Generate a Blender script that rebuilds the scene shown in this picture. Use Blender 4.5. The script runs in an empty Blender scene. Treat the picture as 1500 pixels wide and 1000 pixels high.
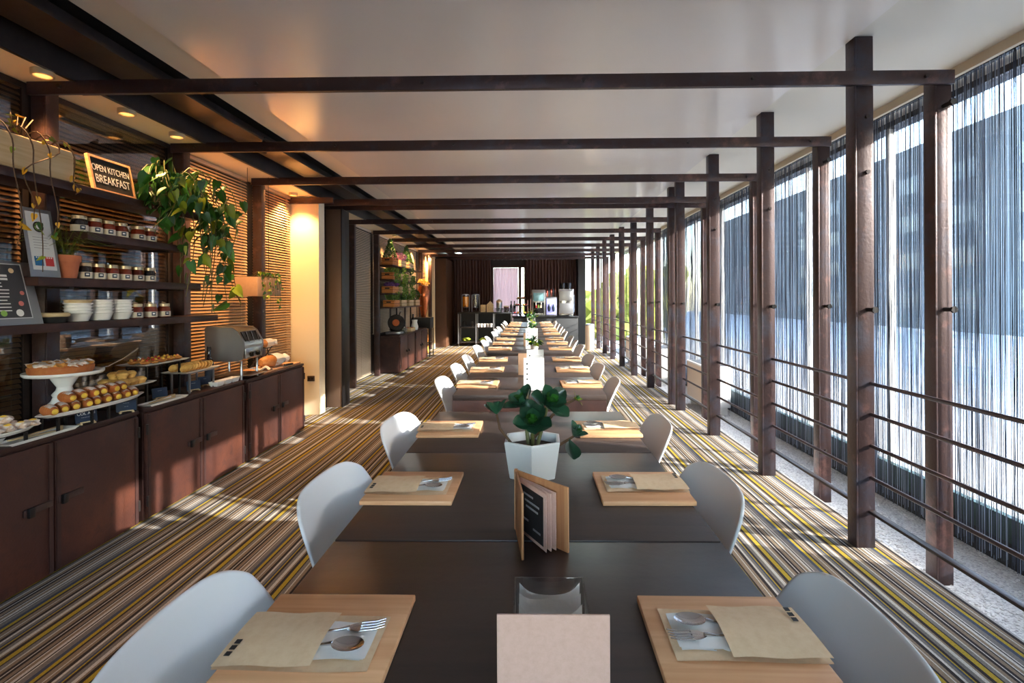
import bpy, bmesh, math, random
from mathutils import Vector, Matrix, Euler
R = math.radians
PI = math.pi
random.seed(11)
SC = bpy.context.scene
C = SC.collection

# ------------------------------------------------------------------ camera, sky, sun, exposure
cam_d = bpy.data.cameras.new('camera'); cam = bpy.data.objects.new('camera', cam_d); C.objects.link(cam)
F_PX, YAW, ROLL = 730.0, 0.0165, 0.0047
cam_d.sensor_width = 36; cam_d.lens = F_PX / 1500 * 36
cam.location = (0, 0, 1.27)
cam.rotation_euler = (Matrix.Rotation(YAW, 3, 'Z') @ Matrix.Rotation(PI/2, 3, 'X') @ Matrix.Rotation(-ROLL, 3, 'Z')).to_euler()
cam_d.shift_x = -(778 - F_PX*math.tan(YAW) - 750) / 1500
cam_d.shift_y = -(500 - 437) / 1500
cam_d.clip_start = 0.02; cam_d.clip_end = 300
SC.camera = cam

w = bpy.data.worlds.new('sky'); SC.world = w; w.use_nodes = True
nt = w.node_tree; bg = nt.nodes['Background']
sky = nt.nodes.new('ShaderNodeTexSky'); sky.sky_type = 'NISHITA'; sky.sun_disc = False
SUN_EL, SUN_TAN = R(23.4), 0.335
sky.sun_elevation = SUN_EL; sky.sun_rotation = R(108.5); sky.altitude = 50; sky.air_density = 1.0; sky.dust_density = 1.6
nt.links.new(sky.outputs[0], bg.inputs[0]); bg.inputs[1].default_value = 1.06
sl = bpy.data.lights.new('sun', 'SUN'); sun = bpy.data.objects.new('sun', sl); C.objects.link(sun)
sl.energy = 6.8; sl.angle = R(0.53); sl.color = (1.0, 0.94, 0.87)
tosun = Vector((math.cos(SUN_EL)*math.cos(math.atan(SUN_TAN)), -math.cos(SUN_EL)*math.sin(math.atan(SUN_TAN)), math.sin(SUN_EL)))
sun.rotation_euler = tosun.to_track_quat('Z', 'Y').to_euler(); sun.location = (8, 0, 8)
vs = SC.view_settings
vs.view_transform = 'Standard'; vs.look = 'None'; vs.gamma = 1; vs.use_curve_mapping = False
vs.exposure = 1.97
cy = SC.cycles
cy.use_denoising = True
cy.max_bounces = 10; cy.diffuse_bounces = 5; cy.glossy_bounces = 4; cy.transparent_max_bounces = 16; cy.sample_clamp_indirect = 6

# ------------------------------------------------------------------ materials
MATS = {}
def srgb(r, g, b):
    f = lambda c: ((c/255+0.055)/1.055)**2.4 if c > 10 else c/255/12.92
    return (f(r), f(g), f(b), 1)
def mat(name, col, rough=0.5, metal=0.0, spec=0.5, var=None, var2=None, bump=None, grain=None, rnd=0.0, coat=0, emit=None, trans=0, sub=None):
    """col: base; var=(colour2, scale, contrast); grain=(colour2, axis, scale) stretched along axis; bump=(scale, strength)"""
    m = bpy.data.materials.new(name); MATS[name] = m; m.use_nodes = True
    n, l = m.node_tree.nodes, m.node_tree.links
    b = n['Principled BSDF']
    b.inputs['Roughness'].default_value = rough; b.inputs['Metallic'].default_value = metal
    b.inputs['Specular IOR Level'].default_value = spec; b.inputs['Coat Weight'].default_value = coat
    tc = n.new('ShaderNodeTexCoord'); cur = None
    def rgb(c):
        k = n.new('ShaderNodeRGB'); k.outputs[0].default_value = c; return k.outputs[0]
    def mixc(a, bb, fac):
        k = n.new('ShaderNodeMix'); k.data_type = 'RGBA'; l.new(fac, k.inputs[0]); l.new(a, k.inputs[6]); l.new(bb, k.inputs[7]); return k.outputs[2]
    cur = rgb(col)
    for v in (var, var2):
        if v:
            t = n.new('ShaderNodeTexNoise'); t.inputs['Scale'].default_value = v[1]; t.inputs['Detail'].default_value = 6; t.inputs['Roughness'].default_value = 0.65
            l.new(tc.outputs['Object'], t.inputs['Vector'])
            rp = n.new('ShaderNodeValToRGB'); rp.color_ramp.elements[0].position = v[2][0]; rp.color_ramp.elements[1].position = v[2][1]
            l.new(t.outputs[0], rp.inputs[0]); cur = mixc(cur, rgb(v[0]), rp.outputs[0])
    if grain:
        mp = n.new('ShaderNodeMapping'); s = [grain[2]]*3; s[grain[1]] = grain[2]*0.06; mp.inputs['Scale'].default_value = s
        l.new(tc.outputs['Object'], mp.inputs[0])
        t = n.new('ShaderNodeTexNoise'); t.inputs['Scale'].default_value = 1; t.inputs['Detail'].default_value = 5; t.inputs['Distortion'].default_value = 0.6
        l.new(mp.outputs[0], t.inputs['Vector'])
        rp = n.new('ShaderNodeValToRGB'); rp.color_ramp.elements[0].position = 0.35; rp.color_ramp.elements[1].position = 0.7
        l.new(t.outputs[0], rp.inputs[0]); cur = mixc(cur, rgb(grain[0]), rp.outputs[0])
    if rnd:
        oi = n.new('ShaderNodeObjectInfo'); hs = n.new('ShaderNodeHueSaturation'); mr = n.new('ShaderNodeMapRange')
        mr.inputs[3].default_value = 1-rnd; mr.inputs[4].default_value = 1+rnd
        l.new(oi.outputs['Random'], mr.inputs[0]); l.new(mr.outputs[0], hs.inputs['Value']); l.new(cur, hs.inputs['Color']); cur = hs.outputs[0]
    l.new(cur, b.inputs['Base Color'])
    if bump:
        t = n.new('ShaderNodeTexNoise'); t.inputs['Scale'].default_value = bump[0]; t.inputs['Detail'].default_value = 4
        l.new(tc.outputs['Object'], t.inputs['Vector'])
        bp = n.new('ShaderNodeBump'); bp.inputs['Strength'].default_value = bump[1]; bp.inputs['Distance'].default_value = 0.01
        l.new(t.outputs[0], bp.inputs['Height']); l.new(bp.outputs[0], b.inputs['Normal'])
    if emit:
        b.inputs['Emission Color'].default_value = emit[0]; b.inputs['Emission Strength'].default_value = emit[1]
    if trans:
        b.inputs['Transmission Weight'].default_value = trans
    if sub:
        b.inputs['Subsurface Weight'].default_value = sub; b.inputs['Subsurface Radius'].default_value = (0.01, 0.006, 0.003)
    return m
def glass_mat(name, tint, refl=0.08, rough=0.0, fres=True):
    m = bpy.data.materials.new(name); MATS[name] = m; m.use_nodes = True
    n, l = m.node_tree.nodes, m.node_tree.links
    n.remove(n['Principled BSDF']); out = n['Material Output']
    t = n.new('ShaderNodeBsdfTransparent'); t.inputs[0].default_value = tint
    g = n.new('ShaderNodeBsdfGlossy'); g.inputs['Roughness'].default_value = rough
    mx = n.new('ShaderNodeMixShader')
    if fres:
        lw = n.new('ShaderNodeLayerWeight'); lw.inputs[0].default_value = 0.25
        mr = n.new('ShaderNodeMapRange'); mr.inputs[3].default_value = refl; mr.inputs[4].default_value = min(1, refl+0.6)
        l.new(lw.outputs['Fresnel'], mr.inputs[0]); l.new(mr.outputs[0], mx.inputs[0])
    else:
        mx.inputs[0].default_value = refl
    l.new(t.outputs[0], mx.inputs[1]); l.new(g.outputs[0], mx.inputs[2]); l.new(mx.outputs[0], out.inputs[0])
    return m
def emit_mat(name, col, s):
    m = bpy.data.materials.new(name); MATS[name] = m; m.use_nodes = True
    b = m.node_tree.nodes['Principled BSDF']; b.inputs['Base Color'].default_value = col
    b.inputs['Emission Color'].default_value = col; b.inputs['Emission Strength'].default_value = s
    return m
def M(n): return MATS[n]

mat('ceiling', srgb(238, 232, 226), 0.22, 0, 0.7, var=(srgb(234, 228, 220), 1.2, (0.3, 0.7)))
mat('ceiling_side', srgb(212, 206, 192), 0.6)
mat('valance', srgb(196, 182, 158), 0.6)
mat('plaster', srgb(232, 214, 180), 0.6)
mat('rust', srgb(66, 48, 46), 0.40, 0.35, 0.5, var=(srgb(118, 84, 78), 9, (0.55, 0.78)), var2=(srgb(64, 66, 78), 5, (0.5, 0.75)), bump=(60, 0.12))
mat('dark_steel', srgb(50, 43, 41), 0.38, 0.45, 0.5, var=(srgb(76, 64, 60), 4, (0.45, 0.75)))
mat('black_steel', srgb(24, 21, 21), 0.45, 0.3)
mat('corten', srgb(70, 41, 35), 0.5, 0.25, 0.45, var=(srgb(108, 60, 42), 3.5, (0.45, 0.8)), var2=(srgb(52, 34, 34), 14, (0.52, 0.75)), bump=(90, 0.1))
mat('corten_dark', srgb(58, 38, 36), 0.5, 0.3, 0.45, var=(srgb(86, 54, 46), 6, (0.45, 0.75)))
mat('table', srgb(50, 42, 40), 0.36, 0, 0.5, grain=(srgb(66, 53, 48), 0, 24), bump=(40, 0.04))
mat('table_edge', srgb(74, 48, 42), 0.45, 0.2, 0.5, var=(srgb(52, 38, 36), 8, (0.4, 0.7)))
mat('oak', srgb(230, 180, 134), 0.5, 0, 0.4, grain=(srgb(206, 146, 100), 0, 40), rnd=0.06)
mat('oak_v', srgb(196, 142, 98), 0.5, 0, 0.4, grain=(srgb(170, 112, 74), 2, 40))
mat('pale_wood', srgb(214, 190, 148), 0.55, 0, 0.3, grain=(srgb(190, 158, 112), 1, 30), rnd=0.05)
mat('crate_wood', srgb(214, 140, 78), 0.6, 0, 0.3, grain=(srgb(176, 104, 52), 0, 30), rnd=0.1)
mat('kraft', srgb(232, 202, 164), 0.75, 0, 0.2, var=(srgb(224, 190, 150), 60, (0.4, 0.7)))
mat('kraft_box', srgb(180, 144, 116), 0.75, 0, 0.2, var=(srgb(172, 136, 108), 40, (0.4, 0.7)))
mat('card', srgb(210, 172, 156), 0.8, 0, 0.2, var=(srgb(202, 164, 146), 120, (0.4, 0.7)))
mat('paper', srgb(212, 212, 212), 0.8, 0, 0.2)
mat('napkin', srgb(240, 236, 230), 0.9, 0, 0.1, bump=(90, 0.1))
mat('ink', srgb(38, 34, 34), 0.7)
mat('navy', srgb(34, 50, 74), 0.6)
mat('blue_print', srgb(28, 104, 156), 0.7)
mat('red_print', srgb(214, 66, 64), 0.7)
mat('green_print', srgb(150, 190, 90), 0.7)
mat('pink_print', srgb(214, 120, 110), 0.7)
mat('grey_print', srgb(150, 150, 150), 0.7)
mat('chalkboard', srgb(32, 30, 30), 0.7, var=(srgb(46, 44, 44), 20, (0.4, 0.8)))
mat('menu_black', srgb(62, 60, 64), 0.6)
mat('chalk', srgb(238, 236, 232), 0.8)
mat('shell', srgb(228, 227, 226), 0.38, 0, 0.4)
mat('chair_leg', srgb(222, 220, 216), 0.35, 0.2)
mat('chrome', srgb(205, 205, 208), 0.16, 1.0)
mat('steel', srgb(176, 176, 178), 0.28, 0.95, 0.5)
mat('steel_dull', srgb(140, 140, 144), 0.4, 0.8)
mat('ceramic', srgb(240, 238, 234), 0.22, 0, 0.5)
mat('pot_white', srgb(232, 230, 226), 0.4, 0, 0.5)
mat('soil', srgb(48, 36, 28), 0.95, bump=(120, 0.6))
mat('terracotta', srgb(196, 116, 82), 0.75, 0, 0.3, var=(srgb(178, 100, 70), 14, (0.4, 0.7)))
mat('leaf', srgb(46, 96, 34), 0.4, 0, 0.5, rnd=0.45, sub=0.05)
mat('leaf_light', srgb(136, 150, 40), 0.42, 0, 0.5, rnd=0.25)
mat('leaf_yellow', srgb(214, 164, 40), 0.5, rnd=0.2)
mat('leaf_succulent', srgb(38, 74, 52), 0.3, 0, 0.6, rnd=0.35)
mat('fern', srgb(106, 122, 44), 0.6, 0, 0.3, rnd=0.2)
mat('foliage', srgb(84, 126, 46), 0.55, 0, 0.4, var=(srgb(140, 170, 60), 22, (0.45, 0.7)))
mat('foliage_dark', srgb(48, 86, 42), 0.55, 0, 0.4, var=(srgb(80, 120, 50), 22, (0.45, 0.7)))
mat('flower_purple', srgb(110, 64, 140), 0.6, var=(srgb(170, 120, 180), 60, (0.5, 0.7)))
mat('flower_pink', srgb(206, 130, 168), 0.6, var=(srgb(240, 190, 210), 60, (0.5, 0.7)))
mat('flower_yellow', srgb(240, 190, 80), 0.6)
mat('stem', srgb(92, 92, 48), 0.6)
mat('stem_brown', srgb(92, 66, 44), 0.7)
mat('blind', srgb(196, 158, 118), 0.5, 0, 0.4)
mat('blind_pale', srgb(206, 186, 160), 0.5, 0, 0.4)
mat('cord', srgb(200, 180, 150), 0.7)
mat('string', srgb(56, 62, 76), 0.5, 0, 0.5)
mat('string_sunlit', srgb(136, 148, 166), 0.5, 0, 0.5)  # paler threads: sunlit edges painted into the string colour
mat('wall_dark', srgb(44, 36, 32), 0.6)
mat('wall_brown', srgb(92, 60, 40), 0.45, 0, 0.5, var=(srgb(78, 50, 36), 3, (0.4, 0.7)))
mat('column_brown', srgb(116, 92, 76), 0.45, 0.3, 0.5)
mat('drape', srgb(88, 64, 58), 0.85, 0, 0.2)
mat('black_matte', srgb(26, 28, 31), 0.6)
mat('black_gloss', srgb(18, 18, 20), 0.18)
mat('white_metal', srgb(232, 230, 226), 0.35, 0.1)
mat('tan_metal', srgb(224, 200, 176), 0.45)
mat('gravel', srgb(214, 212, 208), 0.9, 0, 0.2, var=(srgb(160, 158, 156), 70, (0.45, 0.65)), bump=(90, 0.8))
mat('pebble', srgb(216, 214, 210), 0.85, 0, 0.2, var=(srgb(168, 164, 160), 30, (0.4, 0.7)))
mat('kerb', srgb(150, 146, 142), 0.8)
mat('plinth_green', srgb(18, 50, 42), 0.5)
mat('plinth_black', srgb(16, 20, 22), 0.6)
mat('terrace', srgb(172, 170, 167), 0.85, 0, 0.2, var=(srgb(152, 150, 148), 0.8, (0.4, 0.7)))
mat('facade', srgb(88, 91, 94), 0.8, 0, 0.2, var=(srgb(76, 80, 84), 0.25, (0.4, 0.7)))
mat('facade_window', srgb(70, 76, 84), 0.3)
mat('asphalt', srgb(170, 170, 172), 0.9)
mat('grass', srgb(150, 150, 60), 0.9, var=(srgb(110, 124, 48), 0.6, (0.4, 0.7)))
mat('pastry', srgb(226, 162, 84), 0.6, 0, 0.3, var=(srgb(170, 96, 44), 26, (0.42, 0.68)), bump=(60, 0.3), rnd=0.08)
mat('pastry_dark', srgb(184, 106, 58), 0.5, 0, 0.35, var=(srgb(196, 124, 70), 30, (0.45, 0.7)), bump=(60, 0.25), rnd=0.1)
mat('sugar', srgb(236, 222, 214), 0.9, 0, 0.1, var=(srgb(206, 160, 116), 34, (0.48, 0.66)), bump=(70, 0.3))
mat('custard', srgb(236, 190, 66), 0.45)
mat('muffin', srgb(232, 184, 104), 0.65, 0, 0.3, var=(srgb(180, 120, 54), 20, (0.45, 0.7)), bump=(40, 0.4), rnd=0.1)
mat('bread', srgb(176, 116, 64), 0.7, 0, 0.2, var=(srgb(206, 160, 110), 18, (0.45, 0.7)), bump=(40, 0.4))
mat('berry', srgb(190, 40, 34), 0.35)
mat('jam', srgb(110, 40, 24), 0.2, 0, 0.6, rnd=0.4)
mat('jam_dark', srgb(40, 34, 36), 0.2, 0, 0.6)
mat('jar_lid', srgb(206, 186, 150), 0.35, 0.5)
mat('jar_label', srgb(226, 212, 190), 0.8)
mat('bottle_glass', srgb(28, 24, 30), 0.1, 0, 0.7)
mat('copper', srgb(190, 104, 60), 0.25, 0.8)
mat('orange_candle', srgb(236, 150, 60), 0.4)
mat('juice', srgb(236, 150, 40), 0.2)
mat('display_purple', srgb(150, 150, 206), 0.2, emit=(srgb(150, 150, 220), 0.35))
mat('display_green', srgb(110, 140, 146), 0.2, emit=(srgb(90, 150, 150), 0.05))
mat('socket', srgb(60, 44, 34), 0.5)
emit_mat('lamp_glow', (1.0, 0.55, 0.22, 1), 1.6)
glass_mat('window_glass', (0.96, 0.98, 0.98, 1), 0.02)
glass_mat('dark_glass', (0.72, 0.70, 0.68, 1), 0.08)
glass_mat('acrylic', (0.90, 0.91, 0.91, 1), 0.05)

def sheer():
    m = bpy.data.materials.new('sheer'); MATS['sheer'] = m; m.use_nodes = True
    n, l = m.node_tree.nodes, m.node_tree.links; n.remove(n['Principled BSDF'])
    a = n.new('ShaderNodeBsdfTranslucent'); a.inputs[0].default_value = srgb(240, 222, 220); b = n.new('ShaderNodeBsdfDiffuse'); b.inputs[0].default_value = srgb(226, 200, 198)
    x = n.new('ShaderNodeMixShader'); x.inputs[0].default_value = .35; l.new(a.outputs[0], x.inputs[1]); l.new(b.outputs[0], x.inputs[2]); l.new(x.outputs[0], n['Material Output'].inputs[0])
sheer()
# carpet: stripes run along the room
def carpet():
    m = bpy.data.materials.new('carpet'); MATS['carpet'] = m; m.use_nodes = True
    n, l = m.node_tree.nodes, m.node_tree.links; b = n['Principled BSDF']
    b.inputs['Roughness'].default_value = 0.95; b.inputs['Specular IOR Level'].default_value = 0.1
    Y, W, G, D, T, B = srgb(164, 140, 50), srgb(186, 180, 171), srgb(116, 110, 106), srgb(54, 49, 48), srgb(128, 112, 95), srgb(70, 76, 88)
    seq = [(D,1.4),(Y,2.0),(D,.6),(G,1.8),(W,.6),(T,1.6),(D,1.2),(W,.4),(D,1.3),(T,1.6),(D,.5),(W,.6),(T,1.4),(W,1.2),(D,.6),(W,.6),(G,2.2),(B,1.6),
           (Y,1.5),(D,.9),(T,1.8),(W,.5),(T,1.4),(D,1.4),(W,1.0),(G,1.4),(B,.8),(Y,.6),(D,1.3),(G,1.6),(W,1.4),(T,1.0)]
    per = sum(s[1] for s in seq)/100
    tc = n.new('ShaderNodeTexCoord'); sx = n.new('ShaderNodeSeparateXYZ'); l.new(tc.outputs['Object'], sx.inputs[0])
    d = n.new('ShaderNodeMath'); d.operation = 'DIVIDE'; d.inputs[1].default_value = per; l.new(sx.outputs[0], d.inputs[0])
    fr = n.new('ShaderNodeMath'); fr.operation = 'FRACT'; l.new(d.outputs[0], fr.inputs[0])
    rp = n.new('ShaderNodeValToRGB'); cr = rp.color_ramp; cr.interpolation = 'CONSTANT'
    pos = 0.0
    for i, (c, s) in enumerate(seq):
        if i < 2: e = cr.elements[i]; e.position = pos
        else: e = cr.elements.new(pos)
        e.color = c; pos += s/100/per
    l.new(fr.outputs[0], rp.inputs[0])
    mp = n.new('ShaderNodeMapping'); mp.inputs['Scale'].default_value = (420, 140, 1); l.new(tc.outputs['Object'], mp.inputs[0])
    t = n.new('ShaderNodeTexNoise'); t.inputs['Scale'].default_value = 1; t.inputs['Detail'].default_value = 1; l.new(mp.outputs[0], t.inputs['Vector'])
    mr = n.new('ShaderNodeMapRange'); mr.inputs[1].default_value = 0.3; mr.inputs[2].default_value = 0.7; mr.inputs[3].default_value = 0.72; mr.inputs[4].default_value = 1.12; l.new(t.outputs[0], mr.inputs[0])
    mx = n.new('ShaderNodeMix'); mx.data_type = 'RGBA'; mx.blend_type = 'MULTIPLY'; mx.inputs[0].default_value = 1
    l.new(rp.outputs[0], mx.inputs[6]); l.new(mr.outputs[0], mx.inputs[7]); l.new(mx.outputs[2], b.inputs['Base Color'])
    bp = n.new('ShaderNodeBump'); bp.inputs['Strength'].default_value = 0.3; bp.inputs['Distance'].default_value = 0.004
    l.new(t.outputs[0], bp.inputs['Height']); l.new(bp.outputs[0], b.inputs['Normal'])
carpet()

# ------------------------------------------------------------------ mesh helpers
class MB:
    def __init__(s): s.v = []; s.f = []; s.mi = []
    def add(s, vs, fs, m=0, T=None):
        o = len(s.v)
        s.v += [tuple(T @ Vector(p)) if T is not None else tuple(p) for p in vs]
        s.f += [tuple(i+o for i in f) for f in fs]; s.mi += [m]*len(fs); return s
    def box(s, x0, y0, z0, x1, y1, z1, bev=0.0, m=0, T=None):
        x0, x1 = min(x0, x1), max(x0, x1); y0, y1 = min(y0, y1), max(y0, y1); z0, z1 = min(z0, z1), max(z0, z1)
        if bev <= 0:
            vs = [(x, y, z) for z in (z0, z1) for y in (y0, y1) for x in (x0, x1)]
            return s.add(vs, [(0,2,3,1),(4,5,7,6),(0,1,5,4),(2,6,7,3),(0,4,6,2),(1,3,7,5)], m, T)
        bm = bmesh.new(); bmesh.ops.create_cube(bm, size=1)
        for v in bm.verts: v.co = Vector(((x0+x1)/2 + v.co.x*(x1-x0), (y0+y1)/2 + v.co.y*(y1-y0), (z0+z1)/2 + v.co.z*(z1-z0)))
        bmesh.ops.bevel(bm, geom=bm.edges[:], offset=bev, segments=2, affect='EDGES', profile=0.5)
        s.bm(bm, m, T); return s
    def bm(s, bm, m=0, T=None):
        bm.verts.index_update()
        s.add([v.co[:] for v in bm.verts], [tuple(v.index for v in f.verts) for f in bm.faces], m, T); bm.free(); return s
    def tube(s, pts, r, n=8, m=0, T=None, caps=True):
        pts = [Vector(p) for p in pts]; rs = r if isinstance(r, (list, tuple)) else [r]*len(pts)
        vs = []; fs = []; up = None
        for i, p in enumerate(pts):
            d = (pts[min(i+1, len(pts)-1)] - pts[max(i-1, 0)]).normalized()
            if up is None: up = d.orthogonal().normalized()
            a = (up - d*up.dot(d)).normalized(); up = a; b = d.cross(a)
            for k in range(n):
                t = 2*PI*k/n + PI/n; vs.append(p + (a*math.cos(t) + b*math.sin(t))*rs[i])
        for i in range(len(pts)-1):
            for k in range(n): fs.append((i*n+k, i*n+(k+1) % n, (i+1)*n+(k+1) % n, (i+1)*n+k))
        if caps: fs.append(tuple(range(n))[::-1]); fs.append(tuple(range((len(pts)-1)*n, len(pts)*n)))
        return s.add(vs, fs, m, T)
    def lathe(s, prof, n=24, c=(0,0,0), m=0, T=None, sx=1, sy=1):
        vs = []; fs = []
        for r, z in prof:
            for k in range(n): t = 2*PI*k/n; vs.append((c[0]+r*math.cos(t)*sx, c[1]+r*math.sin(t)*sy, c[2]+z))
        for i in range(len(prof)-1):
            for k in range(n): fs.append((i*n+k, i*n+(k+1) % n, (i+1)*n+(k+1) % n, (i+1)*n+k))
        if prof[0][0] > 1e-5: fs.append(tuple(range(n))[::-1])
        if prof[-1][0] > 1e-5: fs.append(tuple(range((len(prof)-1)*n, len(prof)*n)))
        return s.add(vs, fs, m, T)
    def prism(s, poly, h0, h1, axis='z', m=0, T=None):
        n = len(poly)
        def P(a, b, h): return {'z': (a, b, h), 'y': (a, h, b), 'x': (h, a, b)}[axis]
        vs = [P(a, b, h0) for a, b in poly] + [P(a, b, h1) for a, b in poly]
        fs = [tuple(range(n))[::-1], tuple(range(n, 2*n))] + [(i, (i+1) % n, n+(i+1) % n, n+i) for i in range(n)]
        return s.add(vs, fs, m, T)
    def grid(s, fn, nu, nv, m=0, T=None):
        vs = [fn(i/nu, j/nv) for j in range(nv+1) for i in range(nu+1)]; w = nu+1
        fs = [(j*w+i, j*w+i+1, (j+1)*w+i+1, (j+1)*w+i) for j in range(nv) for i in range(nu)]
        return s.add(vs, fs, m, T)
    def blob(s, c, r, sub=2, amp=0.15, seed=0, m=0, T=None, squash=(1,1,1)):
        rd = random.Random(seed); bm = bmesh.new(); bmesh.ops.create_icosphere(bm, subdivisions=sub, radius=1)
        ph = [(rd.uniform(0,6), rd.uniform(2,5), rd.uniform(2,5), rd.uniform(2,5)) for _ in range(4)]
        for v in bm.verts:
            k = 1 + amp*sum(math.sin(p[0]+p[1]*v.co.x+p[2]*v.co.y+p[3]*v.co.z) for p in ph)/2
            v.co = Vector((c[0]+v.co.x*r*k*squash[0], c[1]+v.co.y*r*k*squash[1], c[2]+v.co.z*r*k*squash[2]))
        return s.bm(bm, m, T)
    def mesh(s, name, mats, smooth=True, ang=35):
        me = bpy.data.meshes.new(name); me.from_pydata(s.v, [], s.f)
        for m in (mats if isinstance(mats, (list, tuple)) else [mats]): me.materials.append(M(m))
        me.polygons.foreach_set('material_index', s.mi)
        bm = bmesh.new(); bm.from_mesh(me); bmesh.ops.recalc_face_normals(bm, faces=bm.faces); bm.to_mesh(me); bm.free()
        if smooth:
            me.polygons.foreach_set('use_smooth', [True]*len(me.polygons)); me.set_sharp_from_angle(angle=R(ang))
        me.update(); return me
    def build(s, name, mats, parent=None, loc=None, rot=None, smooth=True, ang=35):
        o = bpy.data.objects.new(name, s.mesh(name, mats, smooth, ang)); C.objects.link(o); o.parent = parent
        if loc is not None: o.location = loc
        if rot is not None: o.rotation_euler = rot
        return o
def tag(o, label=None, cat=None, group=None, kind=None):
    if label: o['label'] = label
    if cat: o['category'] = cat
    if group: o['group'] = group
    if kind: o['kind'] = kind
    return o
def thing(name, label, cat, loc=(0,0,0), rz=0, group=None):
    o = bpy.data.objects.new(name, None); C.objects.link(o); o.empty_display_size = 0.05
    o.location = loc; o.rotation_euler = (0, 0, rz); return tag(o, label, cat, group)
def struct(mb, name, mats, **k): return tag(mb.build(name, mats, **k), kind='structure')
def sbox(name, mt, *a, bev=0): return struct(MB().box(*a, bev=bev), name, mt)
def inst(name, me, parent=None, loc=(0,0,0), rot=(0,0,0), scale=None):
    o = bpy.data.objects.new(name, me); C.objects.link(o); o.parent = parent; o.location = loc; o.rotation_euler = rot
    if scale is not None: o.scale = (scale,)*3 if not hasattr(scale, '__len__') else scale
    return o
def copy_tree(o, parent=None, loc=None, rz=None):
    c = o.copy(); C.objects.link(c); c.parent = parent
    if loc is not None: c.location = loc
    if rz is not None: c.rotation_euler = (0, 0, rz)
    for ch in list(o.children): copy_tree(ch, c)
    return c
def text(body, size, parent, loc, rot, mt, name='lettering', ex=0.0004, align='CENTER', sx=1.0):
    cu = bpy.data.curves.new(name, 'FONT'); cu.body = body; cu.size = size; cu.extrude = ex; cu.align_x = align; cu.align_y = 'CENTER'; cu.space_line = 0.9
    cu.materials.append(M(mt)); o = bpy.data.objects.new(name, cu); C.objects.link(o)
    me = bpy.data.meshes.new_from_object(o.evaluated_get(bpy.context.evaluated_depsgraph_get())); bpy.data.objects.remove(o)
    o = bpy.data.objects.new(name, me); C.objects.link(o); o.parent = parent; o.location = loc; o.rotation_euler = rot; o.scale = (sx, 1, 1)
    return o
def spot(name, loc, energy, col, angle, blend, parent=None, radius=0.03, target=None):
    d = bpy.data.lights.new(name, 'SPOT'); d.energy = energy; d.color = col; d.spot_size = R(angle); d.spot_blend = blend; d.shadow_soft_size = radius
    o = bpy.data.objects.new(name, d); C.objects.link(o); o.location = loc; o.parent = parent
    if target is not None: o.rotation_euler = (Vector(loc) - Vector(target)).to_track_quat('Z', 'Y').to_euler()
    return o
ORD = ['first', 'second', 'third', 'fourth', 'fifth', 'sixth', 'seventh', 'eighth', 'ninth', 'tenth', 'eleventh', 'twelfth', 'thirteenth']
WARM = (1.0, 0.54, 0.21)
YN, YF = -2.6, 14.6          # near and far end of the room

# ------------------------------------------------------------------ room shell
sbox('floor', 'carpet', -2.75, YN, -0.25, 1.80, YF, 0.0)
sbox('trim_1', 'kerb', 1.80, YN, -0.25, 1.815, YF, -0.003)
sbox('floor_gravel', 'gravel', 1.815, YN, -0.30, 2.56, YF, -0.188)
pb = MB()
for i in range(5200):
    y = 1.9 + (random.random()**1.6)*7.0; x = random.uniform(1.825, 2.55); r = random.uniform(0.004, 0.010)
    bm = bmesh.new(); bmesh.ops.create_icosphere(bm, subdivisions=1, radius=r)
    for v in bm.verts: v.co = Vector((x+v.co.x*random.uniform(.8,1.2), y+v.co.y, -0.187+v.co.z*0.7))
    pb.bm(bm)
tag(pb.build('gravel', 'pebble'), 'pale loose gravel in the strip beside the glass', 'gravel', kind='stuff')
sbox('ceiling', 'ceiling', -1.81, YN, 2.575, 1.63, YF, 2.66)
sbox('ceiling_right', 'ceiling_side', 1.632, YN, 2.59, 2.72, YF, 2.66)
sbox('trim_2', 'valance', 2.44, YN, 2.535, 2.465, YF, 2.589)
sbox('ceiling_left', 'ceiling_side', -2.02, YN, 2.585, -1.812, YF, 2.66)
sbox('ceiling_recess', 'black_steel', -2.34, YN, 2.62, -2.022, YF, 2.66)
sbox('ceiling_soffit', 'plaster', -2.70, YN, 2.40, -2.36, YF, 2.66)
sbox('trim_3', 'dark_steel', -2.358, YN, 2.395, -2.335, YF, 2.61)
# long steel girder: an I-section lying in the recess
g = thing('steel_girder', 'dark steel girder running the length of the ceiling above the buffet', 'girder', (0, 0, 0))
MB().box(-2.27, YN, 2.495, -2.06, YF-.05, 2.512).build('lower_flange', 'dark_steel', g)
MB().box(-2.175, YN, 2.513, -2.155, YF-.05, 2.612).build('web', 'dark_steel', g)
sbox('wall_left', 'wall_dark', -2.78, YN, 0, -2.70, YF, 2.66)
wb = MB(); wb.box(-2.70, 14.45, 0, -1.13, YF, 2.575); wb.box(-.16, 14.45, 0, 1.5, YF, 2.575); wb.box(-1.13, 14.45, 0, -.16, YF, .2); wb.box(-1.13, 14.45, 2.22, -.16, YF, 2.575)
struct(wb, 'wall_back', 'wall_dark')
sbox('roof', 'black_matte', -2.9, YN, 2.66, 2.86, YF+.2, 2.80)
sbox('trim_4', 'dark_steel', 2.72, YN, 2.56, 2.86, YF+.2, 2.66)
# pier added in the glazed side, out of frame, to block near sun
sbox('wall_sun_blocker', 'plaster', 2.60, YN, -0.25, 2.80, 0.93, 2.60)
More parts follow.
